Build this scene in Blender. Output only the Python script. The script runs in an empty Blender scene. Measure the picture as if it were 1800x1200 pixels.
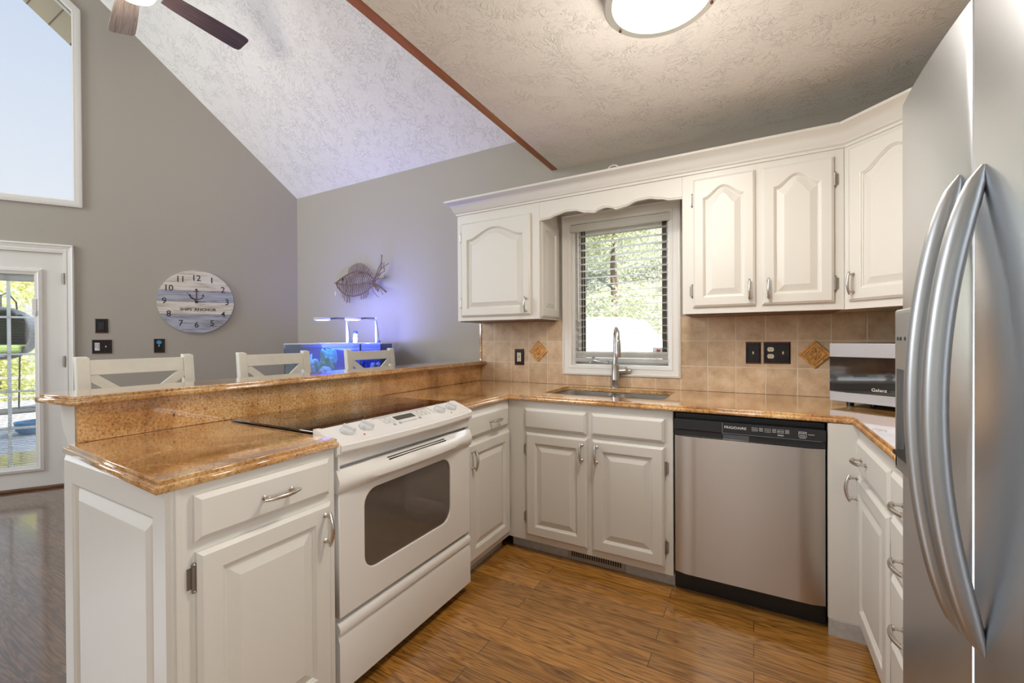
import bpy, bmesh, math, random
from mathutils import Vector, Matrix, noise as mnoise
random.seed(7)
PI = math.pi
SC = bpy.context.scene
COL = SC.collection
DEG = math.radians

# ------------------------------------------------------------------ camera
cam_data = bpy.data.cameras.new('camera')
cam_data.sensor_width = 36.0
cam_data.lens = 757.864 / 1800 * 36.0
cam_data.clip_start = 0.02
cam = bpy.data.objects.new('camera', cam_data)
COL.objects.link(cam)
yaw, pitch, roll = 0.509605, -0.005607, -0.0058417
F = Vector((-math.sin(yaw) * math.cos(pitch), math.cos(yaw) * math.cos(pitch), math.sin(pitch)))
R0 = Vector((math.cos(yaw), math.sin(yaw), 0)); U0 = R0.cross(F)
Rv = R0 * math.cos(roll) + U0 * math.sin(roll); Uv = -R0 * math.sin(roll) + U0 * math.cos(roll)
cam.matrix_world = Matrix(((Rv.x, Uv.x, -F.x, 0), (Rv.y, Uv.y, -F.y, 0), (Rv.z, Uv.z, -F.z, 1.24), (0, 0, 0, 1)))
SC.camera = cam

# ------------------------------------------------------------------ view
SC.view_settings.view_transform = 'Standard'
SC.view_settings.look = 'None'
SC.view_settings.gamma = 1.0
SC.view_settings.use_curve_mapping = False
SC.view_settings.exposure = 0.0
try:
    SC.cycles.use_denoising = True
    SC.cycles.sample_clamp_indirect = 6.0
    SC.cycles.max_bounces = 10
    SC.cycles.transparent_max_bounces = 24
    SC.cycles.caustics_reflective = False
    SC.cycles.caustics_refractive = False
except Exception:
    pass

# ------------------------------------------------------------------ sky and sun
W = bpy.data.worlds.new('sky'); SC.world = W; W.use_nodes = True
wn = W.node_tree; wn.nodes.clear()
o_ = wn.nodes.new('ShaderNodeOutputWorld'); bg = wn.nodes.new('ShaderNodeBackground')
tc = wn.nodes.new('ShaderNodeTexCoord'); sp = wn.nodes.new('ShaderNodeSeparateXYZ'); rp = wn.nodes.new('ShaderNodeValToRGB')
wn.links.new(tc.outputs['Generated'], sp.inputs[0]); wn.links.new(sp.outputs[2], rp.inputs[0])
wn.links.new(rp.outputs[0], bg.inputs[0]); wn.links.new(bg.outputs[0], o_.inputs[0])
hz = wn.nodes.new('ShaderNodeMapRange'); hz.inputs['From Min'].default_value = 0.30; hz.inputs['From Max'].default_value = 0.85
hz.inputs['To Min'].default_value = 1.0; hz.inputs['To Max'].default_value = 12.0     # bright haze over the back garden
wn.links.new(sp.outputs[1], hz.inputs['Value']); wn.links.new(hz.outputs[0], bg.inputs[1])
for p_, c_ in ((0.0, (1.0, 1.0, 1.0)), (0.24, (0.93, 0.97, 1.0)), (0.40, (0.66, 0.80, 0.98)), (0.56, (0.50, 0.68, 0.94)), (1.0, (0.30, 0.50, 0.88))):
    e_ = rp.color_ramp.elements[0] if p_ == 0.0 else (rp.color_ramp.elements[1] if p_ == 1.0 else rp.color_ramp.elements.new(p_))
    e_.position = p_; e_.color = c_ + (1,)

def light(name, kind, loc, energy, color, size=1.0, size_y=None, aim=None, **kw):
    d = bpy.data.lights.new(name, kind); d.energy = energy; d.color = color
    if kind == 'AREA':
        d.shape = 'RECTANGLE' if size_y else 'DISK'; d.size = size
        if size_y: d.size_y = size_y
    for k, v in kw.items(): setattr(d, k, v)
    o = bpy.data.objects.new(name, d); COL.objects.link(o); o.location = loc
    if aim is not None:
        o.rotation_euler = (Vector(aim) - Vector(loc)).to_track_quat('-Z', 'Y').to_euler()
    return o
XR_ = 1.02
light('sun', 'SUN', (6, -6, 9), 12.0, (1.0, 0.94, 0.84), aim=(6 - 0.50, -6 + 0.45, 9 - 0.90), angle=0.01)
# daylight entering through the tall glazing behind the camera
light('rear_daylight', 'AREA', (-2.75, -4.36, 1.35), 8, (0.93, 0.97, 1.0), 2.0, 1.9, aim=(-2.6, 0, 2.6))
light('rear_daylight', 'AREA', (-0.30, -4.36, 1.35), 6, (0.95, 0.98, 1.0), 1.5, 1.9, aim=(-0.3, 0, 2.4))
light('side_fill', 'AREA', (XR_ + 0.17, -0.35, 1.50), 40, (1.0, 0.98, 0.95), 0.95, 1.15, aim=(-3.0, -0.10, 2.6))  # added fill for the cabinet fronts, set behind a made-up side window
light('prow_daylight', 'AREA', (-5.9, -2.1, 2.9), 185, (0.88, 0.94, 1.0), 2.0, 3.2, aim=(-2.0, 0.4, 1.6))

# ------------------------------------------------------------------ materials
def nodes(name):
    m = bpy.data.materials.new(name); m.use_nodes = True
    nt = m.node_tree
    return m, nt, nt.nodes['Principled BSDF']
def N(nt, t, **kw):
    n = nt.nodes.new(t)
    for k, v in kw.items():
        if k in n.inputs: n.inputs[k].default_value = v
        else: setattr(n, k, v)
    return n
def ramp(nt, stops, interp='LINEAR'):
    r = nt.nodes.new('ShaderNodeValToRGB'); cr = r.color_ramp; cr.interpolation = interp
    for i, (p, c) in enumerate(stops):
        e = cr.elements[i] if i < 2 else cr.elements.new(p)
        e.position = p; e.color = tuple(c) + (1,)
    return r
def s2l(r, g, b):
    f = lambda v: (v / 255 / 12.92) if v / 255 <= 0.04045 else ((v / 255 + 0.055) / 1.055) ** 2.4
    return (f(r), f(g), f(b))
def pm(name, color, rough=0.5, metal=0.0, coat=0.0, bump=None, spec=None, emit=None, var=None):
    m, nt, b = nodes(name)
    b.inputs['Base Color'].default_value = tuple(color) + (1,)
    b.inputs['Roughness'].default_value = rough; b.inputs['Metallic'].default_value = metal
    b.inputs['Coat Weight'].default_value = coat
    if spec is not None: b.inputs['Specular IOR Level'].default_value = spec
    if emit: b.inputs['Emission Color'].default_value = tuple(emit[0]) + (1,); b.inputs['Emission Strength'].default_value = emit[1]
    t = N(nt, 'ShaderNodeTexCoord')
    if bump:
        n = N(nt, 'ShaderNodeTexNoise', Scale=bump[0], Detail=4.0); nt.links.new(t.outputs['Object'], n.inputs['Vector'])
        k = N(nt, 'ShaderNodeBump', Strength=bump[1], Distance=bump[2] if len(bump) > 2 else 0.002)
        nt.links.new(n.outputs['Fac'], k.inputs['Height']); nt.links.new(k.outputs[0], b.inputs['Normal'])
    if var:
        n = N(nt, 'ShaderNodeTexNoise', Scale=var[0], Detail=3.0); nt.links.new(t.outputs['Object'], n.inputs['Vector'])
        a = tuple(c * (1 - var[1]) for c in color); c2 = tuple(min(1, c * (1 + var[1])) for c in color)
        r = ramp(nt, ((0.3, a), (0.7, c2))); nt.links.new(n.outputs['Fac'], r.inputs[0]); nt.links.new(r.outputs[0], b.inputs['Base Color'])
    return m
M = {}
M['wall'] = pm('grey_wall_paint', (0.42, 0.385, 0.335), 0.55, bump=(160, 0.08))
M['white'] = pm('white_cabinet_paint', (0.70, 0.68, 0.635), 0.36, bump=(220, 0.05))
M['trim'] = pm('white_trim_paint', (0.80, 0.785, 0.75), 0.35)
M['enamel'] = pm('white_enamel', (0.76, 0.74, 0.71), 0.18, coat=0.3)
M['enamel_grey'] = pm('pale_grey_enamel', (0.55, 0.56, 0.57), 0.3)
M['knob'] = pm('white_plastic', (0.60, 0.61, 0.62), 0.3)
M['stool'] = pm('cream_stool_paint', (0.80, 0.77, 0.68), 0.4, var=(12, 0.05))
M['nickel'] = pm('brushed_nickel', (0.62, 0.58, 0.53), 0.26, 1.0)
M['chrome'] = pm('faucet_steel', (0.60, 0.585, 0.56), 0.27, 1.0)
M['hinge'] = pm('pewter_hinge', (0.34, 0.32, 0.29), 0.38, 1.0)
M['bronze'] = pm('dark_bronze', (0.016, 0.011, 0.010), 0.32, 0.4, var=(30, 0.4))
M['bronze_edge'] = pm('copper_rubbed_edge', (0.16, 0.055, 0.03), 0.35, 0.7)
M['almond'] = pm('almond_plastic', (0.72, 0.66, 0.50), 0.35)
M['black'] = pm('black_plastic', (0.012, 0.012, 0.013), 0.32)
M['panel_black'] = pm('black_control_panel', (0.018, 0.018, 0.02), 0.28)
M['gloss_black'] = pm('black_ceramic_glass', (0.010, 0.010, 0.012), 0.04, coat=1.0, spec=0.8)
M['dark'] = pm('dark_recess', (0.015, 0.014, 0.013), 0.7)
M['print_white'] = pm('white_print', (0.8, 0.8, 0.8), 0.5)
M['print_grey'] = pm('grey_print', (0.32, 0.33, 0.35), 0.5)
M['print_dark'] = pm('dark_print', (0.035, 0.03, 0.03), 0.6)
M['red'] = pm('red_print', (0.55, 0.04, 0.03), 0.4)
M['blue'] = pm('blue_sticker', (0.05, 0.30, 0.60), 0.4)
M['toe'] = pm('grey_toe_kick', (0.50, 0.50, 0.49), 0.5, var=(40, 0.1))
M['vent'] = pm('beige_register', (0.42, 0.36, 0.28), 0.4, 0.3)
M['vinyl'] = pm('white_vinyl', (0.82, 0.82, 0.80), 0.4)
M['slat'] = None
M['lamp_metal'] = pm('lamp_nickel_rim', (0.62, 0.60, 0.55), 0.3, 0.8)
M['diffuser'] = pm('lit_diffuser', (0.9, 0.88, 0.82), 0.4, emit=((1.0, 0.86, 0.68), 9.0))
M['bulb'] = pm('lit_glass_bowl', (0.9, 0.88, 0.82), 0.4, emit=((1.0, 0.80, 0.55), 6.0))
M['led'] = pm('aquarium_led', (0.5, 0.5, 0.9), 0.4, emit=((0.25, 0.30, 1.0), 8.0))
M['lamp_white'] = pm('white_lamp_housing', (0.62, 0.61, 0.62), 0.35)
M['soffit'] = pm('beige_soffit', (0.68, 0.57, 0.42), 0.5)
M['decor'] = pm('carved_amber_tile', (0.60, 0.31, 0.09), 0.35, bump=(60, 0.3), var=(45, 0.35))
M['trunk'] = pm('bark', (0.16, 0.12, 0.09), 0.9, bump=(20, 0.6, 0.02))
M['wicker'] = pm('dark_wicker', (0.045, 0.05, 0.055), 0.6)
M['cushion'] = pm('green_cushion', (0.22, 0.30, 0.10), 0.8)
M['pot'] = pm('blue_glaze', (0.05, 0.22, 0.42), 0.25)
M['deck'] = pm('weathered_deck_boards', (0.42, 0.40, 0.38), 0.8, var=(6, 0.2))
M['tarp'] = pm('white_roofing', (0.85, 0.84, 0.82), 0.7)
M['sand'] = pm('aquarium_sand', (0.55, 0.52, 0.5), 0.9, var=(60, 0.3))
M['coral_teal'] = pm('teal_coral', (0.18, 0.62, 0.50), 0.7, bump=(40, 0.8, 0.01))
M['coral_pale'] = pm('pale_coral', (0.50, 0.75, 0.80), 0.7, var=(60, 0.35), bump=(50, 0.8, 0.01))
M['coral_pink'] = pm('lilac_coral', (0.62, 0.52, 0.75), 0.7, var=(50, 0.35), bump=(40, 0.9, 0.01))
M['navy'] = pm('navy_panel', (0.015, 0.05, 0.36), 0.25)
M['stand'] = pm('black_stand', (0.02, 0.02, 0.025), 0.4)
M['bottle'] = pm('frosted_bottle', (0.60, 0.62, 0.75), 0.3)
M['twig'] = pm('brown_twig', (0.19, 0.11, 0.065), 0.55, var=(40, 0.4))
M['wire_white'] = pm('white_cord', (0.8, 0.8, 0.78), 0.5)
M['hand'] = pm('black_clock_hand', (0.015, 0.02, 0.018), 0.5)
M['anchor'] = pm('brown_anchor_paint', (0.09, 0.03, 0.025), 0.6)
M['track'] = pm('bronze_screen_track', (0.075, 0.06, 0.05), 0.5)
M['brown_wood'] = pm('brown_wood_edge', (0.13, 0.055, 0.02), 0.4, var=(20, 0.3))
M['oven_in'] = pm('oven_interior', (0.22, 0.19, 0.16), 0.35)

def glassy(name, tint=(1, 1, 1), refl=0.08, rough=0.02):
    m = bpy.data.materials.new(name); m.use_nodes = True; nt = m.node_tree; nt.nodes.clear()
    out = N(nt, 'ShaderNodeOutputMaterial'); mix = N(nt, 'ShaderNodeMixShader')
    tr = N(nt, 'ShaderNodeBsdfTransparent'); gl = N(nt, 'ShaderNodeBsdfGlossy')
    tr.inputs[0].default_value = tuple(tint) + (1,); gl.inputs['Roughness'].default_value = rough
    fr = N(nt, 'ShaderNodeFresnel', IOR=1.45); mu = N(nt, 'ShaderNodeMath', operation='MULTIPLY'); mu.inputs[1].default_value = refl / 0.04
    nt.links.new(fr.outputs[0], mu.inputs[0]); mu.use_clamp = True
    nt.links.new(mu.outputs[0], mix.inputs[0]); nt.links.new(tr.outputs[0], mix.inputs[1]); nt.links.new(gl.outputs[0], mix.inputs[2])
    nt.links.new(mix.outputs[0], out.inputs[0])
    return m
M['glass'] = glassy('window_glass', (0.98, 0.99, 0.99), 0.04)
M['oven_glass'] = pm('smoked_oven_glass', (0.105, 0.085, 0.07), 0.07, coat=0.6)
M['tank_glass'] = glassy('aquarium_glass', (0.86, 0.92, 1.0), 0.05)
M['water'] = glassy('aquarium_water', (0.55, 0.75, 1.0), 0.05)

def mat_ceiling():
    m, nt, b = nodes('textured_ceiling')
    b.inputs['Base Color'].default_value = (0.90, 0.88, 0.84, 1); b.inputs['Roughness'].default_value = 0.75
    t = N(nt, 'ShaderNodeTexCoord'); w = N(nt, 'ShaderNodeTexNoise', Scale=5.0, Detail=2.0)
    nt.links.new(t.outputs['Object'], w.inputs['Vector'])
    mx = N(nt, 'ShaderNodeVectorMath', operation='MULTIPLY_ADD'); mx.inputs[1].default_value = (0.25, 0.25, 0.25)
    nt.links.new(w.outputs['Color'], mx.inputs[0]); nt.links.new(t.outputs['Object'], mx.inputs[2])
    n1 = N(nt, 'ShaderNodeTexNoise', Scale=30.0, Detail=3.0, Distortion=2.0); nt.links.new(mx.outputs[0], n1.inputs['Vector'])
    r = ramp(nt, ((0.52, (0, 0, 0)), (0.60, (1, 1, 1)))); nt.links.new(n1.outputs['Fac'], r.inputs[0])
    n3 = N(nt, 'ShaderNodeTexNoise', Scale=9.0, Detail=2.0); nt.links.new(t.outputs['Object'], n3.inputs['Vector'])
    r3 = ramp(nt, ((0.42, (0.15, 0.15, 0.15)), (0.62, (1, 1, 1)))); nt.links.new(n3.outputs['Fac'], r3.inputs[0])
    ms = N(nt, 'ShaderNodeMath', operation='MULTIPLY'); nt.links.new(r.outputs[0], ms.inputs[0]); nt.links.new(r3.outputs[0], ms.inputs[1])
    n2 = N(nt, 'ShaderNodeTexNoise', Scale=90.0, Detail=2.0); nt.links.new(t.outputs['Object'], n2.inputs['Vector'])
    ad = N(nt, 'ShaderNodeMath', operation='MULTIPLY_ADD'); ad.inputs[1].default_value = 0.25
    nt.links.new(n2.outputs['Fac'], ad.inputs[0]); nt.links.new(ms.outputs[0], ad.inputs[2])
    k = N(nt, 'ShaderNodeBump', Strength=0.7, Distance=0.006); nt.links.new(ad.outputs[0], k.inputs['Height'])
    nt.links.new(k.outputs[0], b.inputs['Normal'])
    return m
M['ceiling'] = mat_ceiling()

def mat_granite():
    m, nt, b = nodes('golden_granite')
    t = N(nt, 'ShaderNodeTexCoord')
    a = N(nt, 'ShaderNodeTexNoise', Scale=5.0, Detail=5.0, Roughness=0.6, Distortion=0.6); nt.links.new(t.outputs['Object'], a.inputs['Vector'])
    ra = ramp(nt, ((0.30, s2l(156, 110, 66)), (0.45, s2l(198, 150, 94)), (0.58, s2l(219, 177, 122)), (0.72, s2l(230, 198, 152))))
    nt.links.new(a.outputs['Fac'], ra.inputs[0])
    g = N(nt, 'ShaderNodeTexNoise', Scale=125.0, Detail=5.0, Roughness=0.75); nt.links.new(t.outputs['Object'], g.inputs['Vector'])
    rg = ramp(nt, ((0.34, (0.20, 0.13, 0.09)), (0.44, (0.80, 0.75, 0.70)), (0.55, (1.0, 1.0, 1.0)), (0.66, (1.32, 1.30, 1.24))))
    nt.links.new(g.outputs['Fac'], rg.inputs[0])
    mu = N(nt, 'ShaderNodeMix', data_type='RGBA', blend_type='MULTIPLY'); mu.inputs[0].default_value = 1.0
    nt.links.new(ra.outputs[0], mu.inputs[6]); nt.links.new(rg.outputs[0], mu.inputs[7])
    v = N(nt, 'ShaderNodeTexNoise', Scale=42.0, Detail=4.0, Roughness=0.7); nt.links.new(t.outputs['Object'], v.inputs['Vector'])
    rv = ramp(nt, ((0.28, (0.28, 0.20, 0.17)), (0.37, (1, 1, 1)))); nt.links.new(v.outputs['Fac'], rv.inputs[0])
    mu2 = N(nt, 'ShaderNodeMix', data_type='RGBA', blend_type='MULTIPLY'); mu2.inputs[0].default_value = 1.0
    nt.links.new(mu.outputs[2], mu2.inputs[6]); nt.links.new(rv.outputs[0], mu2.inputs[7])
    nt.links.new(mu2.outputs[2], b.inputs['Base Color'])
    b.inputs['Roughness'].default_value = 0.09; b.inputs['Coat Weight'].default_value = 0.9; b.inputs['Coat IOR'].default_value = 1.6; b.inputs['Coat Roughness'].default_value = 0.04
    return m
M['granite'] = mat_granite()

def mat_floor(name, stops, coat_ior=1.8):
    m, nt, b = nodes(name)
    t = N(nt, 'ShaderNodeTexCoord')
    br = N(nt, 'ShaderNodeTexBrick', Scale=1.0, offset=0.37, offset_frequency=2)
    br.inputs['Brick Width'].default_value = 0.95; br.inputs['Row Height'].default_value = 0.083
    br.inputs['Mortar Size'].default_value = 0.0012; br.inputs['Mortar Smooth'].default_value = 0.1; br.inputs['Bias'].default_value = 0.0
    br.inputs['Color1'].default_value = (0.0, 0, 0, 1); br.inputs['Color2'].default_value = (1, 1, 1, 1); br.inputs['Mortar'].default_value = (0.5, 0.5, 0.5, 1)
    nt.links.new(t.outputs['Object'], br.inputs['Vector'])
    # per-board offset so that grain breaks at joints
    off = N(nt, 'ShaderNodeVectorMath', operation='MULTIPLY_ADD'); off.inputs[1].default_value = (3.1, 7.7, 5.3)
    nt.links.new(br.outputs['Color'], off.inputs[0]); nt.links.new(t.outputs['Object'], off.inputs[2])
    mp = N(nt, 'ShaderNodeMapping'); mp.inputs['Scale'].default_value = (0.9, 9.0, 1.0); nt.links.new(off.outputs[0], mp.inputs['Vector'])
    n0 = N(nt, 'ShaderNodeTexNoise', Scale=1.6, Detail=3.0, Distortion=0.4); nt.links.new(mp.outputs[0], n0.inputs['Vector'])
    # cathedral grain: bands of the slow noise
    ml = N(nt, 'ShaderNodeMath', operation='MULTIPLY'); ml.inputs[1].default_value = 13.0; nt.links.new(n0.outputs['Fac'], ml.inputs[0])
    fr = N(nt, 'ShaderNodeMath', operation='PINGPONG'); fr.inputs[1].default_value = 0.5; nt.links.new(ml.outputs[0], fr.inputs[0])
    mp2 = N(nt, 'ShaderNodeMapping'); mp2.inputs['Scale'].default_value = (6.0, 150.0, 1.0); nt.links.new(off.outputs[0], mp2.inputs['Vector'])
    n1 = N(nt, 'ShaderNodeTexNoise', Scale=1.0, Detail=4.0, Roughness=0.65); nt.links.new(mp2.outputs[0], n1.inputs['Vector'])
    cb = N(nt, 'ShaderNodeMath', operation='MULTIPLY_ADD'); cb.inputs[1].default_value = 0.62
    nt.links.new(fr.outputs[0], cb.inputs[0]); 
    sc = N(nt, 'ShaderNodeMath', operation='MULTIPLY'); sc.inputs[1].default_value = 0.78; nt.links.new(n1.outputs['Fac'], sc.inputs[0]); nt.links.new(sc.outputs[0], cb.inputs[2])
    r = ramp(nt, stops)
    nt.links.new(cb.outputs[0], r.inputs[0])
    tone = ramp(nt, ((0.0, (0.74, 0.72, 0.70)), (1.0, (1.12, 1.10, 1.06)))); nt.links.new(br.outputs['Color'], tone.inputs[0])
    mu = N(nt, 'ShaderNodeMix', data_type='RGBA', blend_type='MULTIPLY'); mu.inputs[0].default_value = 1.0
    nt.links.new(r.outputs[0], mu.inputs[6]); nt.links.new(tone.outputs[0], mu.inputs[7])
    mo = N(nt, 'ShaderNodeMix', data_type='RGBA'); mo.inputs[7].default_value = (0.02, 0.01, 0.005, 1)
    nt.links.new(br.outputs['Fac'], mo.inputs[0]); nt.links.new(mu.outputs[2], mo.inputs[6])
    nt.links.new(mo.outputs[2], b.inputs['Base Color'])
    b.inputs['Roughness'].default_value = 0.28; b.inputs['Coat Weight'].default_value = 0.8; b.inputs['Coat Roughness'].default_value = 0.09; b.inputs['Coat IOR'].default_value = coat_ior
    k = N(nt, 'ShaderNodeBump', Strength=0.25, Distance=0.002); nt.links.new(cb.outputs[0], k.inputs['Height']); nt.links.new(k.outputs[0], b.inputs['Normal'])
    return m
M['floor'] = mat_floor('oak_floor_boards', ((0.24, s2l(70, 43, 17)), (0.38, s2l(138, 92, 38)), (0.56, s2l(173, 121, 53)), (0.80, s2l(195, 145, 74))))
M['floor_dark'] = mat_floor('dark_floor_boards', ((0.24, s2l(38, 25, 18)), (0.38, s2l(74, 50, 34)), (0.56, s2l(100, 70, 48)), (0.80, s2l(124, 92, 66))), 2.4)

def mat_tile():
    m, nt, b = nodes('beige_stone_tile')
    t = N(nt, 'ShaderNodeTexCoord'); sp = N(nt, 'ShaderNodeSeparateXYZ'); nt.links.new(t.outputs['Object'], sp.inputs[0])
    cmb = N(nt, 'ShaderNodeCombineXYZ')
    ax = N(nt, 'ShaderNodeMath', operation='ADD'); nt.links.new(sp.outputs[0], ax.inputs[0]); nt.links.new(sp.outputs[1], ax.inputs[1])
    a1 = N(nt, 'ShaderNodeMath', operation='ADD'); a1.inputs[1].default_value = -2.873 + 1.767 + 0.1525 * 20; nt.links.new(ax.outputs[0], a1.inputs[0])
    a2 = N(nt, 'ShaderNodeMath', operation='ADD'); a2.inputs[1].default_value = -0.912; nt.links.new(sp.outputs[2], a2.inputs[0])
    nt.links.new(a1.outputs[0], cmb.inputs[0]); nt.links.new(a2.outputs[0], cmb.inputs[1])
    br = N(nt, 'ShaderNodeTexBrick', offset=0.0, squash=1.0, Scale=1.0)
    br.inputs['Brick Width'].default_value = 0.1525; br.inputs['Row Height'].default_value = 0.155
    br.inputs['Mortar Size'].default_value = 0.0035; br.inputs['Mortar Smooth'].default_value = 0.3
    br.inputs['Color1'].default_value = (0, 0, 0, 1); br.inputs['Color2'].default_value = (1, 1, 1, 1)
    nt.links.new(cmb.outputs[0], br.inputs['Vector'])
    n = N(nt, 'ShaderNodeTexNoise', Scale=14.0, Detail=5.0, Roughness=0.65); nt.links.new(t.outputs['Object'], n.inputs['Vector'])
    r = ramp(nt, ((0.30, s2l(186, 158, 126)), (0.50, s2l(206, 180, 148)), (0.70, s2l(221, 199, 170)))); nt.links.new(n.outputs['Fac'], r.inputs[0])
    tone = ramp(nt, ((0.0, (0.90, 0.88, 0.86)), (1.0, (1.04, 1.03, 1.02)))); nt.links.new(br.outputs['Color'], tone.inputs[0])
    mu = N(nt, 'ShaderNodeMix', data_type='RGBA', blend_type='MULTIPLY'); mu.inputs[0].default_value = 1.0
    nt.links.new(r.outputs[0], mu.inputs[6]); nt.links.new(tone.outputs[0], mu.inputs[7])
    mo = N(nt, 'ShaderNodeMix', data_type='RGBA'); mo.inputs[7].default_value = s2l(222, 206, 182) + (1,)
    nt.links.new(br.outputs['Fac'], mo.inputs[0]); nt.links.new(mu.outputs[2], mo.inputs[6]); nt.links.new(mo.outputs[2], b.inputs['Base Color'])
    b.inputs['Roughness'].default_value = 0.42
    iv = N(nt, 'ShaderNodeMath', operation='SUBTRACT'); iv.inputs[0].default_value = 1.0; nt.links.new(br.outputs['Fac'], iv.inputs[1])
    k = N(nt, 'ShaderNodeBump', Strength=0.6, Distance=0.004); nt.links.new(iv.outputs[0], k.inputs['Height']); nt.links.new(k.outputs[0], b.inputs['Normal'])
    return m
M['tile'] = mat_tile()

def mat_steel(name, col, rough, scale):
    m, nt, b = nodes(name)
    b.inputs['Base Color'].default_value = tuple(col) + (1,); b.inputs['Metallic'].default_value = 1.0
    b.inputs['Anisotropic'].default_value = 0.8; b.inputs['Anisotropic Rotation'].default_value = 0.25
    tg = N(nt, 'ShaderNodeTangent', direction_type='RADIAL', axis='Z'); nt.links.new(tg.outputs[0], b.inputs['Tangent'])
    t = N(nt, 'ShaderNodeTexCoord'); mp = N(nt, 'ShaderNodeMapping'); mp.inputs['Scale'].default_value = scale; nt.links.new(t.outputs['Object'], mp.inputs['Vector'])
    n = N(nt, 'ShaderNodeTexNoise', Scale=1.0, Detail=3.0); nt.links.new(mp.outputs[0], n.inputs['Vector'])
    r = N(nt, 'ShaderNodeMapRange'); r.inputs['To Min'].default_value = rough - 0.04; r.inputs['To Max'].default_value = rough + 0.05
    nt.links.new(n.outputs['Fac'], r.inputs['Value']); nt.links.new(r.outputs[0], b.inputs['Roughness'])
    return m
M['steel'] = mat_steel('brushed_stainless', (0.56, 0.515, 0.47), 0.30, (3, 3, 500))
M['fridge'] = mat_steel('fridge_stainless', (0.66, 0.69, 0.73), 0.30, (3, 3, 400))
M['silver'] = pm('silver_trim', (0.36, 0.34, 0.34), 0.45, 0.5)
M['handle_steel'] = pm('satin_steel_handle', (0.46, 0.465, 0.465), 0.40, 1.0)
M['sink'] = pm('sink_steel', (0.62, 0.61, 0.59), 0.25, 1.0)

def mat_wood(name, c0, c1, c2, scale, rough=0.5):
    m, nt, b = nodes(name)
    t = N(nt, 'ShaderNodeTexCoord'); mp = N(nt, 'ShaderNodeMapping'); mp.inputs['Scale'].default_value = scale; nt.links.new(t.outputs['Object'], mp.inputs['Vector'])
    n = N(nt, 'ShaderNodeTexNoise', Scale=1.0, Detail=5.0, Roughness=0.65, Distortion=0.5); nt.links.new(mp.outputs[0], n.inputs['Vector'])
    r = ramp(nt, ((0.30, c0), (0.5, c1), (0.70, c2))); nt.links.new(n.outputs['Fac'], r.inputs[0]); nt.links.new(r.outputs[0], b.inputs['Base Color'])
    b.inputs['Roughness'].default_value = rough
    return m
M['beam'] = mat_wood('red_brown_beam', s2l(140, 78, 34), s2l(170, 104, 50), s2l(192, 126, 66), (30, 1.5, 30), 0.4)
M['blade'] = mat_wood('weathered_fan_blade_lit', s2l(134, 120, 110), s2l(168, 154, 140), s2l(192, 178, 162), (4, 90, 20), 0.5)  # paler copy of the blade wood: light on one blade put into the colour
M['blade_dark'] = mat_wood('greybrown_fan_blade', s2l(66, 54, 56), s2l(88, 72, 74), s2l(106, 90, 90), (4, 90, 20), 0.5)
M['plank_white'] = mat_wood('chipped_white_plank', s2l(176, 156, 142), s2l(221, 215, 207), s2l(232, 228, 222), (4, 4, 45), 0.6)
M['plank_blue'] = mat_wood('chipped_blue_plank', s2l(128, 116, 120), s2l(166, 170, 188), s2l(188, 192, 208), (4, 4, 45), 0.6)

def mat_leaf(name, c0, c1):
    m, nt, b = nodes(name)
    g = N(nt, 'ShaderNodeNewGeometry'); r = ramp(nt, ((0.0, c0), (1.0, c1)))
    nt.links.new(g.outputs['Random Per Island'], r.inputs[0]); nt.links.new(r.outputs[0], b.inputs['Base Color'])
    b.inputs['Roughness'].default_value = 0.6
    tl = N(nt, 'ShaderNodeBsdfTranslucent'); nt.links.new(r.outputs[0], tl.inputs[0])
    mx = N(nt, 'ShaderNodeMixShader'); mx.inputs[0].default_value = 0.35
    out = nt.nodes['Material Output']
    nt.links.new(b.outputs[0], mx.inputs[1]); nt.links.new(tl.outputs[0], mx.inputs[2]); nt.links.new(mx.outputs[0], out.inputs[0])
    return m
def mat_slat():
    m, nt, b = nodes('white_blind_slat')
    b.inputs['Base Color'].default_value = (0.86, 0.85, 0.83, 1); b.inputs['Roughness'].default_value = 0.4
    tl = N(nt, 'ShaderNodeBsdfTranslucent'); tl.inputs[0].default_value = (0.95, 0.94, 0.92, 1)
    mx = N(nt, 'ShaderNodeMixShader'); mx.inputs[0].default_value = 0.72; out = nt.nodes['Material Output']
    nt.links.new(b.outputs[0], mx.inputs[1]); nt.links.new(tl.outputs[0], mx.inputs[2]); nt.links.new(mx.outputs[0], out.inputs[0])
    return m
M['slat'] = mat_slat()
M['leaf'] = mat_leaf('pale_green_leaves', (0.42, 0.46, 0.26), (0.88, 0.88, 0.70))
M['leaf_dark'] = mat_leaf('green_leaves', (0.30, 0.34, 0.20), (0.72, 0.74, 0.54))
M['leaf_yellow'] = mat_leaf('yellow_green_leaves', (0.55, 0.58, 0.16), (1.0, 0.95, 0.55))
M['grass'] = pm('dry_lawn', (0.26, 0.265, 0.19), 0.9, var=(1.6, 0.4), bump=(6, 0.4, 0.2))

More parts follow.
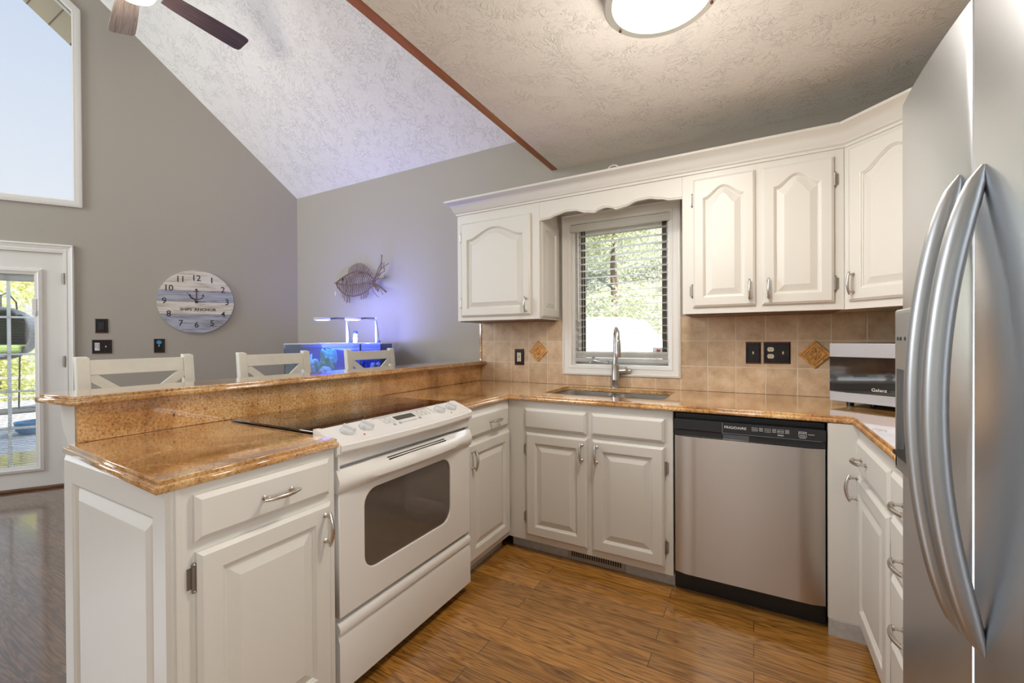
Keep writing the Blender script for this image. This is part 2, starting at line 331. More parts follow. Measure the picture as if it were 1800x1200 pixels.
# ------------------------------------------------------------------ mesh helpers
class MB:
    def __init__(s): s.v = []; s.f = []; s.mi = []; s.cur = 0
    def add(s, vs, fs):
        n = len(s.v); s.v += [tuple(v) for v in vs]; s.f += [tuple(i + n for i in f) for f in fs]; s.mi += [s.cur] * len(fs); return s
    def box(s, x0, x1, y0, y1, z0, z1):
        return s.add([(x0, y0, z0), (x1, y0, z0), (x1, y1, z0), (x0, y1, z0), (x0, y0, z1), (x1, y0, z1), (x1, y1, z1), (x0, y1, z1)],
                     [(0, 3, 2, 1), (4, 5, 6, 7), (0, 1, 5, 4), (1, 2, 6, 5), (2, 3, 7, 6), (3, 0, 4, 7)])
    def prism(s, poly, axis, a, b):
        f = {'x': lambda p, t: (t, p[0], p[1]), 'y': lambda p, t: (p[0], t, p[1]), 'z': lambda p, t: (p[0], p[1], t)}[axis]
        n = len(poly); vs = [f(p, a) for p in poly] + [f(p, b) for p in poly]
        fs = [tuple(range(n)), tuple(range(2 * n - 1, n - 1, -1))] + [(i, i + n, (i + 1) % n + n, (i + 1) % n) for i in range(n)]
        return s.add(vs, fs)
    def loops(s, L, cap0=False, cap1=True, close=True):
        n = len(L[0]); vs = [p for l in L for p in l]; fs = []
        for k in range(len(L) - 1):
            for i in range(n if close else n - 1):
                j = (i + 1) % n; fs.append((k * n + i, k * n + j, (k + 1) * n + j, (k + 1) * n + i))
        if cap0: fs.append(tuple(reversed(range(n))))
        if cap1: fs.append(tuple((len(L) - 1) * n + i for i in range(n)))
        return s.add(vs, fs)
    def lathe(s, prof, c=(0, 0, 0), axis='z', seg=32, cap=True):
        L = []
        for r, h in prof:
            ring = []
            for i in range(seg):
                a = 2 * PI * i / seg; u, v = r * math.cos(a), r * math.sin(a)
                p = {'z': (u, v, h), 'y': (u, h, -v), 'x': (h, u, v)}[axis]
                ring.append((c[0] + p[0], c[1] + p[1], c[2] + p[2]))
            L.append(ring)
        return s.loops(L, cap0=cap, cap1=cap)
    def tube(s, pts, r, seg=8, sx=1.0, up=None):
        pts = [Vector(p) for p in pts]; n = len(pts)
        rs = r if isinstance(r, (list, tuple)) else [r] * n
        L = []; prev = None
        for i, p in enumerate(pts):
            d = (pts[min(i + 1, n - 1)] - pts[max(i - 1, 0)]).normalized()
            if prev is None:
                ref = Vector(up) if up else (Vector((0, 0, 1)) if abs(d.z) < 0.9 else Vector((1, 0, 0)))
                a = d.cross(ref).normalized()
            else:
                a = (prev - d * prev.dot(d)).normalized()
            prev = a; b = d.cross(a)
            L.append([tuple(p + a * (rs[i] * sx * math.cos(2 * PI * k / seg)) + b * (rs[i] * math.sin(2 * PI * k / seg))) for k in range(seg)])
        return s.loops(L, cap0=True, cap1=True)
    def build(s, name, mat, parent=None, smooth=False, bevel=0.0, seg=2, loc=None, rot=None):
        me = bpy.data.meshes.new(name); me.from_pydata(s.v, [], s.f)
        mats = mat if isinstance(mat, (list, tuple)) else [mat]
        for m_ in mats: me.materials.append(M[m_] if isinstance(m_, str) else m_)
        if len(mats) > 1: me.polygons.foreach_set('material_index', s.mi)
        bm = bmesh.new(); bm.from_mesh(me)
        bmesh.ops.recalc_face_normals(bm, faces=bm.faces); bm.to_mesh(me); bm.free()
        o = bpy.data.objects.new(name, me); COL.objects.link(o)
        if parent is not None: o.parent = parent
        if loc is not None: o.location = loc
        if rot is not None: o.rotation_euler = rot
        if smooth:
            me.polygons.foreach_set('use_smooth', [True] * len(me.polygons))
            md = o.modifiers.new('edges', 'EDGE_SPLIT'); md.split_angle = DEG(38)
        if bevel:
            md = o.modifiers.new('bevel', 'BEVEL'); md.width = bevel; md.segments = seg; md.limit_method = 'ANGLE'; md.angle_limit = DEG(40)
        return o
def tag(o, label=None, cat=None, group=None, kind=None):
    if label: o['label'] = label
    if cat: o['category'] = cat
    if group: o['group'] = group
    if kind: o['kind'] = kind
    return o
def thing(name, label, cat, loc=(0, 0, 0), rz=0.0, group=None):
    o = bpy.data.objects.new(name, None); COL.objects.link(o); o.empty_display_size = 0.1
    o.location = loc; o.rotation_euler = (0, 0, rz)
    return tag(o, label, cat, group)
def struct(name, mb, mat, parent=None, **kw):
    o = mb.build(name, mat, parent, **kw)
    if parent is None: o['kind'] = 'structure'
    return o
def struct_root(name, loc=(0, 0, 0), rz=0.0):
    o = bpy.data.objects.new(name, None); COL.objects.link(o); o.location = loc; o.rotation_euler = (0, 0, rz); o['kind'] = 'structure'
    return o
def curve_plate(name, loops, half, bevel, mat, z=0.0, res=3):
    """2D outlines (with holes) in XY -> slab mesh data centred on z, edges rounded."""
    cu = bpy.data.curves.new(name, 'CURVE'); cu.dimensions = '2D'; cu.fill_mode = 'BOTH'
    for lp in loops:
        s_ = cu.splines.new('POLY'); s_.points.add(len(lp) - 1); s_.use_cyclic_u = True
        for p, q in zip(s_.points, lp): p.co = (q[0], q[1], 0, 1)
    cu.extrude = max(0.0, half - bevel); cu.bevel_depth = bevel; cu.bevel_resolution = res; cu.offset = -bevel
    o = bpy.data.objects.new(name, cu); COL.objects.link(o)
    dg = bpy.context.evaluated_depsgraph_get(); me = bpy.data.meshes.new_from_object(o.evaluated_get(dg))
    bpy.data.objects.remove(o); bpy.data.curves.remove(cu)
    for v in me.vertices: v.co.z += z
    me.materials.clear()
    if mat: me.materials.append(M[mat])
    return me
def mesh_obj(name, me, parent=None, loc=None, rot=None):
    me.name = name
    o = bpy.data.objects.new(name, me); COL.objects.link(o)
    if parent is not None: o.parent = parent
    if loc is not None: o.location = loc
    if rot is not None: o.rotation_euler = rot
    return o
def join_meshes(a, b):
    bm = bmesh.new(); bm.from_mesh(a); bm.from_mesh(b); bm.to_mesh(a); bm.free(); bpy.data.meshes.remove(b); return a
def slab(name, loops, z0, z1, step=0.010, parent=None, inset_loops=None):
    """polished granite slab with a stepped, rounded edge"""
    t = z1 - z0; lo = t * 0.68
    a = curve_plate(name, loops, lo / 2, 0.006, 'granite', z0 + lo / 2)
    b = curve_plate(name, inset_loops or loops, (t - lo) / 2 + 0.001, 0.003, 'granite', z0 + lo + (t - lo) / 2 - 0.001)
    me = join_meshes(a, b)
    return mesh_obj(name, me, parent)
def text(name, body, size, mat, parent, loc, rot, depth=0.0006, align='CENTER', sx=1.0, spacing=1.0, bold=0.0):
    cu = bpy.data.curves.new(name, 'FONT'); cu.body = body; cu.size = size; cu.extrude = depth; cu.align_x = align; cu.align_y = 'CENTER'
    cu.space_character = spacing; cu.resolution_u = 3; cu.offset = bold
    o = bpy.data.objects.new(name, cu); COL.objects.link(o)
    dg = bpy.context.evaluated_depsgraph_get(); me = bpy.data.meshes.new_from_object(o.evaluated_get(dg))
    bpy.data.objects.remove(o); bpy.data.curves.remove(cu)
    for v in me.vertices: v.co.x *= sx
    me.materials.clear(); me.materials.append(M[mat])
    return mesh_obj(name, me, parent, loc, rot)
UP = (PI / 2, 0, 0)          # lettering standing upright on a face that looks towards local -y

# ------------------------------------------------------------------ room shell
D = 2.885
XR = 1.02
CORNER = (-4.21, D)
LA = 0.56165
SLOPE = 1.16
EAVE = 2.737
YR = -0.70                      # ridge line
ZR = EAVE + SLOPE * (D - YR)
RZL = PI / 2 - LA               # left (prow) wall: local x runs towards the corner, local -y looks into the room
TV = Vector((-math.sin(LA), -math.cos(LA), 0))
S_APEX = (D - YR) / math.cos(LA)
def lw(s, z, out=0.0):          # a point on the left wall, s metres from the corner
    n = Vector((math.cos(LA), -math.sin(LA), 0))
    return Vector((CORNER[0], CORNER[1], z)) + TV * s + n * out
APEX = lw(S_APEX, 0)
CZ = 2.46

XF = -1.93                      # the living area's boards are coloured darker than the kitchen's
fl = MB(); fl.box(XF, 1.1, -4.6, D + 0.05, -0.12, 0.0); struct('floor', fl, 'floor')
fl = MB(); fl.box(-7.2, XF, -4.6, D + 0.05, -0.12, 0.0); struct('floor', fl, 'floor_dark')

def wall_plate(name, loops, th, mat, loc, rz, **kw):
    me = curve_plate(name, loops, th / 2, 0.0, mat)
    for v in me.vertices:       # (x, y, z) of the curve -> x, depth behind the face, height
        x, y, z = v.co; v.co = (x, th / 2 - z, y)
    me.flip_normals()
    bm = bmesh.new(); bm.from_mesh(me); bmesh.ops.recalc_face_normals(bm, faces=bm.faces); bm.to_mesh(me); bm.free()
    o = mesh_obj(name, me, None, loc, (0, 0, rz)); o['kind'] = 'structure'
    return o
WIN = (-1.125, -0.452, 1.040, 2.040)      # sink window opening x0 x1 z0 z1
wall_plate('wall_back', [[(-4.3, 0), (XR + 0.1, 0), (XR + 0.1, CZ + 0.4), (-1.25, CZ + 0.4), (-1.25, 2.80), (-4.3, 2.80)],
                         [(WIN[0], WIN[2]), (WIN[1], WIN[2]), (WIN[1], WIN[3]), (WIN[0], WIN[3])]], 0.14, 'wall', (0, D, 0), 0)
wall_plate('wall_right', [[(0, 0), (7.3, 0), (7.3, CZ + 0.1), (0, CZ + 0.1)], [(2.76, 0.92), (3.71, 0.92), (3.71, 2.07), (2.76, 2.07)]], 0.12, 'wall', (XR, D, 0), -PI / 2)
# left prow wall with gable window and patio door openings
GS0, GS1 = 1.733, 3.70
GZ0 = 2.46
def gz(s): return 4.087 + (s - GS0) * 0.96
DS0, DS1, DZ = 1.800, 2.715, 2.000
zt = lambda s: EAVE + SLOPE * math.cos(LA) * s + 0.05
wall_plate('wall_left', [[(0.06, 0), (0.06, zt(0)), (-S_APEX, zt(S_APEX)), (-S_APEX, 0)],
                         [(-GS0, GZ0), (-GS0, gz(GS0)), (-GS1, gz(GS1)), (-GS1, GZ0)],
                         [(-DS0, 0), (-DS0, DZ), (-DS1, DZ), (-DS1, 0)]], 0.14, 'wall', (CORNER[0], CORNER[1], 0), RZL)
k3 = struct_root('fill_window', (XR, D, 0), -PI / 2)  # made-up window, added so fill light reaches the peninsula fronts
mk_ = MB(); 
for a_ in ((2.70, 3.77, 0.86, 0.92), (2.70, 3.77, 2.07, 2.13)): mk_.box(a_[0], a_[1], -0.018, 0, a_[2], a_[3])
for a_ in ((2.70, 2.76), (3.71, 3.77)): mk_.box(a_[0], a_[1], -0.018, 0, 0.92, 2.07)
mk_.box(3.215, 3.255, 0.03, 0.07, 0.92, 2.07); mk_.box(2.76, 3.71, 0.03, 0.07, 1.475, 1.515)
mk_.build('casing', 'trim', k3)
mk_ = MB(); mk_.box(2.76, 3.71, 0.048, 0.052, 0.92, 2.07); mk_.build('glass', 'glass', k3)
# unseen slabs added to keep the sun out of the side and rear windows
mk_ = MB(); mk_.box(XR + 0.12, XR + 1.25, -4.5, D + 0.3, CZ + 0.02, CZ + 0.12); struct('side_sun_blocker', mk_, 'soffit')
mk_ = MB(); mk_.box(-4.6, XR + 1.25, -6.6, -4.46, CZ + 0.14, CZ + 0.24); struct('rear_sun_blocker', mk_, 'soffit')
# second half of the prow, behind the camera's left
mir = wall_plate('wall_front', [[(0, 0), (0, zt(S_APEX)), (S_APEX, zt(0)), (S_APEX, 0)],
                        [(0.5, 0.5), (0.5, 5.2), (2.6, 3.7), (2.6, 0.5)]], 0.14, 'wall', (APEX.x, APEX.y, 0), -RZL + PI)
mir.rotation_euler = (0, 0, -(PI / 2 - LA)); 
YB = 2 * YR - D
wall_plate('wall_rear', [[(-5.3, 0), (4.3, 0), (4.3, 2.85), (-5.3, 2.85)],
                        [(1.75, 0.35), (3.75, 0.35), (3.75, 2.3), (1.75, 2.3)],
                        [(-0.45, 0.35), (1.05, 0.35), (1.05, 2.3), (-0.45, 2.3)]], 0.14, 'wall', (0, -4.30, 0), PI)
# ceilings
c = MB()
c.add([(-1.225, -4.4, CZ), (XR + 0.1, -4.4, CZ), (XR + 0.1, D + 0.1, CZ), (-1.225, D + 0.1, CZ)], [(0, 3, 2, 1)])
c.box(-1.225, XR + 0.1, -4.4, D + 0.1, CZ + 0.001, CZ + 0.22)
struct('ceiling', c, 'ceiling')
c = MB()
zs = lambda y: EAVE + SLOPE * (D - y) if y >= YR else EAVE + SLOPE * (y - YB)
for ya, yb in ((D + 0.05, YR), (YR, YB - 0.05)):
    xl = lambda y: CORNER[0] - 0.06 - min(D - y, y - YB) * math.tan(LA) if YB < y < D else CORNER[0] - 0.06
    pts = [(xl(ya), ya), (-1.10, ya), (-1.10, yb), (xl(yb), yb)]
    c.add([(x, y, zs(y)) for x, y in pts] + [(x, y, zs(y) + 0.18) for x, y in pts],
          [(0, 1, 2, 3), (7, 6, 5, 4), (0, 4, 5, 1), (1, 5, 6, 2), (2, 6, 7, 3), (3, 7, 4, 0)])
struct('ceiling_slope', c, 'ceiling')
c = MB(); c.prism([(D + 0.1, CZ + 0.2), (D + 0.1, EAVE + 0.1), (YR, ZR + 0.1), (YB, EAVE + 0.1), (YB, CZ + 0.2)], 'x', -1.22, -1.10)
struct('wall_loft', c, 'wall')
b = MB(); b.box(-1.275, -1.2255, -4.3, D - 0.001, CZ, CZ + 0.20)
struct('trim_1', b, 'beam', bevel=0.003)

# sink window ----------------------------------------------------
w1 = struct_root('window_1', (0, D, 0))
def frame_rect(mb, x0, x1, z0, z1, wd, y0, y1):
    mb.box(x0, x1, y0, y1, z0, z0 + wd); mb.box(x0, x1, y0, y1, z1 - wd, z1)
    mb.box(x0, x0 + wd, y0, y1, z0 + wd, z1 - wd); mb.box(x1 - wd, x1, y0, y1, z0 + wd, z1 - wd); return mb
def casing(mb, x0, x1, z0, z1, prof):
    """mitred moulding around a rectangle; prof: (inset from outer edge, projection)"""
    L = []
    for i, d in prof:
        L.append([(x0 + i, -d, z0 + i), (x1 - i, -d, z0 + i), (x1 - i, -d, z1 - i), (x0 + i, -d, z1 - i)])
    return mb.loops(L, cap1=False)
CP = ((0, 0), (0, 0.020), (0.006, 0.024), (0.014, 0.024), (0.018, 0.019), (0.044, 0.015), (0.048, 0.018), (0.056, 0.017), (0.066, 0.012), (0.066, -0.02))
k = MB(); casing(k, -1.190, -0.395, 0.988, 2.110, CP); k.build('casing', 'trim', w1, smooth=True)
k = MB(); frame_rect(k, WIN[0], WIN[1], WIN[2], WIN[3], 0.022, 0.012, 0.12); k.build('frame', 'vinyl', w1, bevel=0.002)
k = MB(); frame_rect(k, WIN[0] + 0.022, WIN[1] - 0.022, WIN[2] + 0.022, WIN[3] - 0.022, 0.034, 0.075, 0.115); k.build('sash', 'vinyl', w1, bevel=0.003)
k = MB(); k.box(WIN[0] + 0.05, WIN[1] - 0.05, 0.092, 0.097, WIN[2] + 0.05, WIN[3] - 0.05); k.build('glass', 'glass', w1)
for x_ in (WIN[0] + 0.052, WIN[1] - 0.064):
    k = MB(); k.box(x_ - 0.004, x_ + 0.024, 0.070, 0.0895, WIN[2] + 0.056, WIN[3] - 0.03); k.build('screen_track', 'track', w1)
k = MB()
k.lathe([(0.016, 0), (0.016, 0.012), (0.008, 0.02)], (-1.0, 0.045, WIN[2] + 0.028), 'z', 14)
k.tube([(-1.0, 0.045, 1.085), (-0.985, 0.025, 1.098), (-0.96, 0.012, 1.088), (-0.90, 0.006, 1.078), (-0.865, 0.006, 1.074)], 0.006, 8)
k.tube([(-0.865, 0.006, 1.066), (-0.865, 0.006, 1.090)], 0.008, 8)
k.tube([(-0.99, 0.03, 1.09), (-0.975, 0.02, 1.112), (-0.965, 0.015, 1.104)], 0.007, 8)
k.build('crank_handle', 'chrome', w1, smooth=True)
k = MB(); k.box(-0.585, -0.518, 0.0885, 0.0915, 1.135, 1.178); dec = k.build('decal', 'print_white', w1)
k = MB()
for i in range(9):
    a = i * 2.4; r = 0.004 + 0.0012 * i
    k.lathe([(0.0045, 0), (0.0045, 0.001)], (-0.552 + r * math.cos(a), 0.087, 1.156 + r * 0.8 * math.sin(a)), 'y', 8)
k.build('decal_emblem', 'red', dec)
# blind
bl = thing('window_blind', 'white horizontal slat blind lowered in the window over the sink', 'blind', (0, D, 0))
bx0, bx1 = WIN[0] + 0.004, WIN[1] - 0.004
k = MB(); k.prism([(-0.012, 1.985), (-0.030, 1.990), (-0.034, 2.008), (-0.030, 2.030), (-0.012, 2.038)], 'x', bx0 - 0.006, bx1 + 0.006); k.build('valance', 'slat', bl, bevel=0.003)
k = MB()
nsl = 17
for i in range(nsl):
    z = 1.962 - i * (1.962 - 1.175) / (nsl - 1); t = 0.03
    L = []
    for j in range(5):
        u = -0.025 + 0.0125 * j; cr = 0.0022 * (1 - (u / 0.025) ** 2)
        y = 0.036 + u * math.cos(t); zz = z - u * math.sin(t) + cr
        L.append((y, zz))
    k.loops([[(bx0 + 0.004, y, zz) for y, zz in L], [(bx1 - 0.004, y, zz) for y, zz in L]], cap1=False, close=False)   # thin sheet slats
k.build('slats', 'slat', bl)
k = MB()
for i in range(7):
    z = 1.108 + i * 0.0062; k.box(bx0 + 0.004, bx1 - 0.004, 0.014, 0.060, z, z + 0.0045)
k.build('stacked_slats', 'slat', bl)
k = MB(); k.box(bx0 + 0.004, bx1 - 0.004, 0.010, 0.064, 1.078, 1.104); k.build('bottom_rail', 'slat', bl, bevel=0.005)
for x in (-1.04, -0.79, -0.545):
    k = MB(); k.tube([(x, 0.008, 1.10), (x, 0.008, 1.99)], 0.0012, 6); k.tube([(x, 0.060, 1.10), (x, 0.060, 1.99)], 0.0012, 6)
    for j in range(3): k.tube([(x - 0.012 + 0.012 * j, 0.006, 1.122), (x - 0.016 + 0.016 * j, 0.004, 1.108), (x - 0.006 + 0.008 * j, 0.005, 1.098)], 0.0018, 6)
    k.build('ladder_cord', 'slat', bl)
k = MB(); k.tube([(-1.075, 0.0, 1.985), (-1.072, -0.004, 1.36)], 0.0045, 8); k.build('tilt_wand', 'vinyl', bl, smooth=True)

# gable window ---------------------------------------------------
w2 = struct_root('window_2', (CORNER[0], CORNER[1], 0), RZL)
def trap(mb, i, y): return [(-(GS0 - i), y, GZ0 - i), (-(GS1 + i), y, GZ0 - i), (-(GS1 + i), y, gz(GS1) + i * 1.9), (-(GS0 - i), y, gz(GS0) + i * 0.45 )]
k = MB(); k.loops([trap(k, 0.058, 0.0), trap(k, 0.058, -0.018), trap(k, 0.046, -0.022), trap(k, 0.02, -0.014), trap(k, 0.010, -0.017), trap(k, 0.0, -0.012), trap(k, 0.0, 0.10)], cap1=False)
k.build('casing', 'trim', w2, smooth=True)
k = MB(); k.loops([trap(k, 0.0, 0.075), trap(k, -0.012, 0.075), trap(k, -0.012, 0.11), trap(k, 0.0, 0.11)], cap1=False); k.build('sash', 'vinyl', w2)
k = MB(); k.loops([trap(k, -0.006, 0.09), trap(k, -0.006, 0.095)], cap0=True); k.build('glass', 'glass', w2)
# patio door ------------------------------------------------------
d1 = struct_root('door_1', (CORNER[0], CORNER[1], 0), RZL)
k = MB()
for z0, z1, x0, x1, lie in ((0, DZ, -DS0, -DS0 + 0.066, 0),):
    prof = [(-DS0 - 0.004, 0.0), (-DS0 - 0.004, -0.012), (-DS0 + 0.020, -0.015), (-DS0 + 0.026, -0.012), (-DS0 + 0.050, -0.018), (-DS0 + 0.058, -0.023), (-DS0 + 0.066, -0.018), (-DS0 + 0.066, 0.0)]
    k.prism([(p[0], p[1]) for p in prof], 'z', 0, DZ + 0.07)
k.prism([(0.0, DZ - 0.004), (-0.012, DZ - 0.004), (-0.015, DZ + 0.02), (-0.012, DZ + 0.026), (-0.018, DZ + 0.05), (-0.023, DZ + 0.058), (-0.018, DZ + 0.07), (0, DZ + 0.07)], 'x', -DS1 - 0.066, -DS0 + 0.066)
k.box(-DS1 - 0.066, -DS1, -0.018, 0, 0, DZ)
k.build('casing', 'trim', d1)
k = MB(); k.box(-DS1, -DS0, 0.045, 0.12, 0.0, 0.012); k.box(-DS1, -DS0, -0.03, 0.05, 0.0, 0.020); k.build('threshold', 'brown_wood', d1, bevel=0.004)
LS0, LS1, LZ0, LZ1 = 1.985, 2.53, 0.205, 1.80       # lite opening
k = MB()
k.box(-DS1 + 0.006, -LS1, 0.004, 0.048, 0.022, DZ - 0.006); k.box(-LS0, -DS0 - 0.006, 0.004, 0.048, 0.022, DZ - 0.006)
k.box(-LS1, -LS0, 0.004, 0.048, 0.022, LZ0); k.box(-LS1, -LS0, 0.004, 0.048, LZ1, DZ - 0.006)
dl = k.build('door_leaf', 'trim', d1)
k = MB(); L = []
for i, d in ((0.055, -0.004), (0.050, 0.008), (0.030, 0.012), (0.022, 0.008), (0.004, 0.004), (0.0, -0.02)):
    L.append([(-(LS0 - i), -d, LZ0 - i), (-(LS1 + i), -d, LZ0 - i), (-(LS1 + i), -d, LZ1 + i), (-(LS0 - i), -d, LZ1 + i)])
k.loops(L, cap1=False); k.build('lite_frame', 'trim', dl)
k = MB(); k.box(-LS1, -LS0, 0.016, 0.019, LZ0, LZ1); k.box(-LS1, -LS0, 0.038, 0.041, LZ0, LZ1); k.build('glass', 'glass', dl)
k = MB(); k.box(-LS1 - 0.005, -LS0 + 0.005, 0.020, 0.036, 1.745, 1.80)
z = 0.225
while z < 1.745:
    k.add([(-LS1, 0.0225, z), (-LS0, 0.0225, z), (-LS0, 0.0335, z + 0.0012), (-LS1, 0.0335, z + 0.0012), (-LS1, 0.0225, z + 0.0007), (-LS0, 0.0225, z + 0.0007), (-LS0, 0.0335, z + 0.0019), (-LS1, 0.0335, z + 0.0019)],
          [(0, 3, 2, 1), (4, 5, 6, 7), (0, 1, 5, 4), (1, 2, 6, 5), (2, 3, 7, 6), (3, 0, 4, 7)])
    z += 0.0135
k.build('enclosed_blind', 'slat', dl)
k = MB()
for s_ in (2.152, 2.345): k.box(-s_ - 0.010, -s_ + 0.010, 0.042, 0.052, LZ0, LZ1)
for zz in (1.447, 1.137, 0.828, 0.520): k.box(-LS1, -LS0, 0.043, 0.051, zz - 0.009, zz + 0.009)
k.build('muntin_grid', 'slat', dl)
k = MB(); k.box(-1.995, -1.968, -0.012, 0.0, 1.50, 1.60); k.box(-1.993, -1.970, -0.016, -0.004, 1.46, 1.50); k.build('blind_slider', 'vinyl', dl, bevel=0.002)
for zz in (1.78, 1.07, 0.20):
    k = MB(); k.lathe([(0.0075, -0.048), (0.0075, 0.048)], (-DS0 + 0.001, -0.012, zz), 'z', 10)
    for q in (-0.03, -0.01, 0.01, 0.03): k.lathe([(0.0085, q - 0.001), (0.0085, q + 0.001)], (-DS0 + 0.001, -0.012, zz), 'z', 10)
    k.box(-DS0 - 0.012, -DS0 - 0.002, -0.008, 0.002, zz - 0.045, zz + 0.045)
    k.build('hinge', 'hinge', d1, smooth=True)
# roof overhang outside the gable window
k = MB()
nout = Vector((-math.cos(LA), math.sin(LA), 0))
zsf = lambda s: EAVE + SLOPE * math.cos(LA) * s - 0.02
SO, SDROP = 0.52, 0.12
ov = []
for s_, o_ in ((-0.6, 0.13), (S_APEX, 0.13), (S_APEX, 0.13 + SO), (-0.6, 0.13 + SO)):
    p = Vector((CORNER[0], CORNER[1], 0)) + TV * s_ + nout * o_
    ov.append((p.x, p.y, EAVE + SLOPE * (D - p.y) - SDROP))
k.add(ov + [(x, y, z + 0.18) for x, y, z in ov], [(0, 1, 2, 3), (7, 6, 5, 4), (0, 4, 5, 1), (1, 5, 6, 2), (2, 6, 7, 3), (3, 7, 4, 0)])
ro = struct('trim_2', k, 'soffit')
k = MB(); y_ = D - 0.3                      # panel joints run level, parallel to the eave
while y_ > YR:
    sa = (D - y_) / math.cos(LA)
    def xat(off):                           # x on the line `off` outside the wall at this y
        return CORNER[0] - off / math.cos(LA) - (D - y_) * math.tan(LA)
    z_ = EAVE + SLOPE * (D - y_) - SDROP - 0.002
    k.tube([(xat(0.13), y_, z_), (xat(0.13 + SO - 0.01), y_, z_)], 0.006, 6)
    y_ -= 0.125
k.build('soffit_groove', 'brown_wood', ro)

# ------------------------------------------------------------------ backsplash and counters
k = MB(); yt = 2.873
k.box(-1.885, -1.190, yt, D - 0.0005, 0.9145, 1.3712); k.box(-1.190, -0.395, yt, D - 0.0005, 0.9145, 0.988)
k.box(-0.395, XR - 0.001, yt, D - 0.0005, 0.9145, 1.3712); k.box(XR - 0.012, XR - 0.0005, 1.29, yt, 0.9145, 1.3712)
tag(k.build('tile_backsplash', 'tile'), 'beige square stone tile backsplash around the sink window', 'backsplash')
k = MB(); k.box(-1.900, -1.880, yt - 0.006, D - 0.0005, 1.0685, 1.366)
tag(k.build('granite_edge_strip', 'granite', bevel=0.003), 'narrow upright granite strip ending the tile backsplash above the bar', 'edge strip')

def arc(cx, cy, r, a0, a1, n=5): return [(cx + r * math.cos(a0 + (a1 - a0) * i / n), cy + r * math.sin(a0 + (a1 - a0) * i / n)) for i in range(n + 1)]
SX0, SX1, SY0, SY1 = -1.120, -0.412, 2.365, 2.790
def rrect(x0, x1, y0, y1, r): return arc(x0 + r, y0 + r, r, PI, 1.5 * PI) + arc(x1 - r, y0 + r, r, 1.5 * PI, 2 * PI) + arc(x1 - r, y1 - r, r, 0, PI / 2) + arc(x0 + r, y1 - r, r, PI / 2, PI)
CT0, CT1 = 0.884, 0.914
def main_outline(i):
    return [(-1.888, 0.966), (-1.845, 0.966), (-1.845, 1.757), (-1.255 - i, 1.757), (-1.255 - i, 2.205 + i), (0.350 + i, 2.205 + i), (0.350 + i, 1.292), (1.006, 1.292), (1.006, 2.8725), (-1.888, 2.8725)]
hole = rrect(SX0, SX1, SY0, SY1, 0.06)
tag(slab('countertop', [main_outline(0), hole], CT0, CT1, inset_loops=[main_outline(0.009), hole]), 'golden brown granite countertop with the sink cutout, running from range to refrigerator', 'countertop')
pn = [(-1.196, 0.461), (-1.196, 0.963), (-1.888, 0.963), (-1.900, 0.530), (-1.925, 0.520), (-1.915, 0.496)]
pi_ = [(-1.207, 0.472), (-1.207, 0.963), (-1.888, 0.963), (-1.895, 0.530), (-1.905, 0.520), (-1.900, 0.506)]
tag(slab('peninsula_countertop', [list(reversed(pn))], CT0, CT1, inset_loops=[list(reversed(pi_))]), 'short granite countertop on the peninsula end, left of the range', 'countertop')
k = MB(); k.box(-1.912, -1.889, 0.524, D - 0.001, 0.9145, 1.0395)
tag(k.build('granite_riser', 'granite', bevel=0.002), 'long upright granite riser slab carrying the raised bar ledge', 'riser')
bo = [(-1.835, 0.492), (-1.835, D - 0.013), (-2.10, D - 0.013), (-2.10, 0.500), (-2.075, 0.472), (-2.06, 0.470)]
bi = [(-1.846, 0.503), (-1.846, D - 0.013), (-2.090, D - 0.013), (-2.090, 0.508), (-2.07, 0.483), (-2.06, 0.481)]
tag(slab('bar_ledge', [list(reversed(bo))], 1.040, 1.068, inset_loops=[list(reversed(bi))]), 'raised granite bar ledge above the range, with the stools behind it', 'bar top')

# ------------------------------------------------------------------ cabinet builders (local: x along, front looks to -y, z up)
def door_outline(x0, z0, w, h, i, arch, n=24):
    """closed outline; top edge sampled so every loop has the same count. arch=(rise) lowers the shoulders"""
    pts = [(x0 + i, z0 + i), (x0 + w - i, z0 + i)]
    for k_ in range(n + 1):
        u = 1 - 2 * k_ / n
        x = x0 + w / 2 + u * (w / 2 - i)
        z = z0 + h - i
        if arch:
            bmp = (0.5 * (1 + math.cos(PI * min(1, abs(u) / 0.93)))) ** 0.8
            z -= arch * (1 - bmp)
        pts.append((x, z))
    return pts
def panel_front(x0, z0, w, h, t=0.019, stile=0.055, arch=0.0, flat=False, back=0.0, chamfer=0.011, top_extra=0.0):
    mb = MB(); L = []
    def lp(i, y, a=0.0): L.append([(p[0], y, p[1]) for p in door_outline(x0, z0, w, h, i, a)])
    lp(0, back); lp(0, back - t + 0.008); lp(chamfer, back - t)
    if not flat:
        a = arch
        lp(stile, back - t, a); lp(stile + 0.004, back - t + 0.002, a); lp(stile + 0.006, back - t + 0.006, a)
        lp(stile + 0.009, back - t + 0.007, a); lp(stile + 0.012, back - t + 0.012, a); lp(stile + 0.016, back - t + 0.012, a)
        lp(stile + 0.046, back - t + 0.002, a)
    mb.loops(L, cap0=True); return mb
def pull(length=0.105):
    """bow pull along local x, posts to +y"""
    mb = MB(); h = length / 2
    for sx in (-1, 1):
        mb.lathe([(0.0075, 0.0), (0.0075, -0.003), (0.0045, -0.006), (0.0042, -0.018), (0.007, -0.022), (0.0065, -0.026)], (sx * (h - 0.012), 0, 0), 'y', 14)
    pts = []; rs = []
    for i in range(17):
        u = -1 + 2 * i / 16
        pts.append((u * h, -0.024 - 0.012 * (1 - u * u) , 0.0)); rs.append(0.0058 - 0.0012 * abs(u) ** 3 + 0.0012 * (1 - abs(u)))
    mb.tube(pts, rs, 10, 1.0); return mb
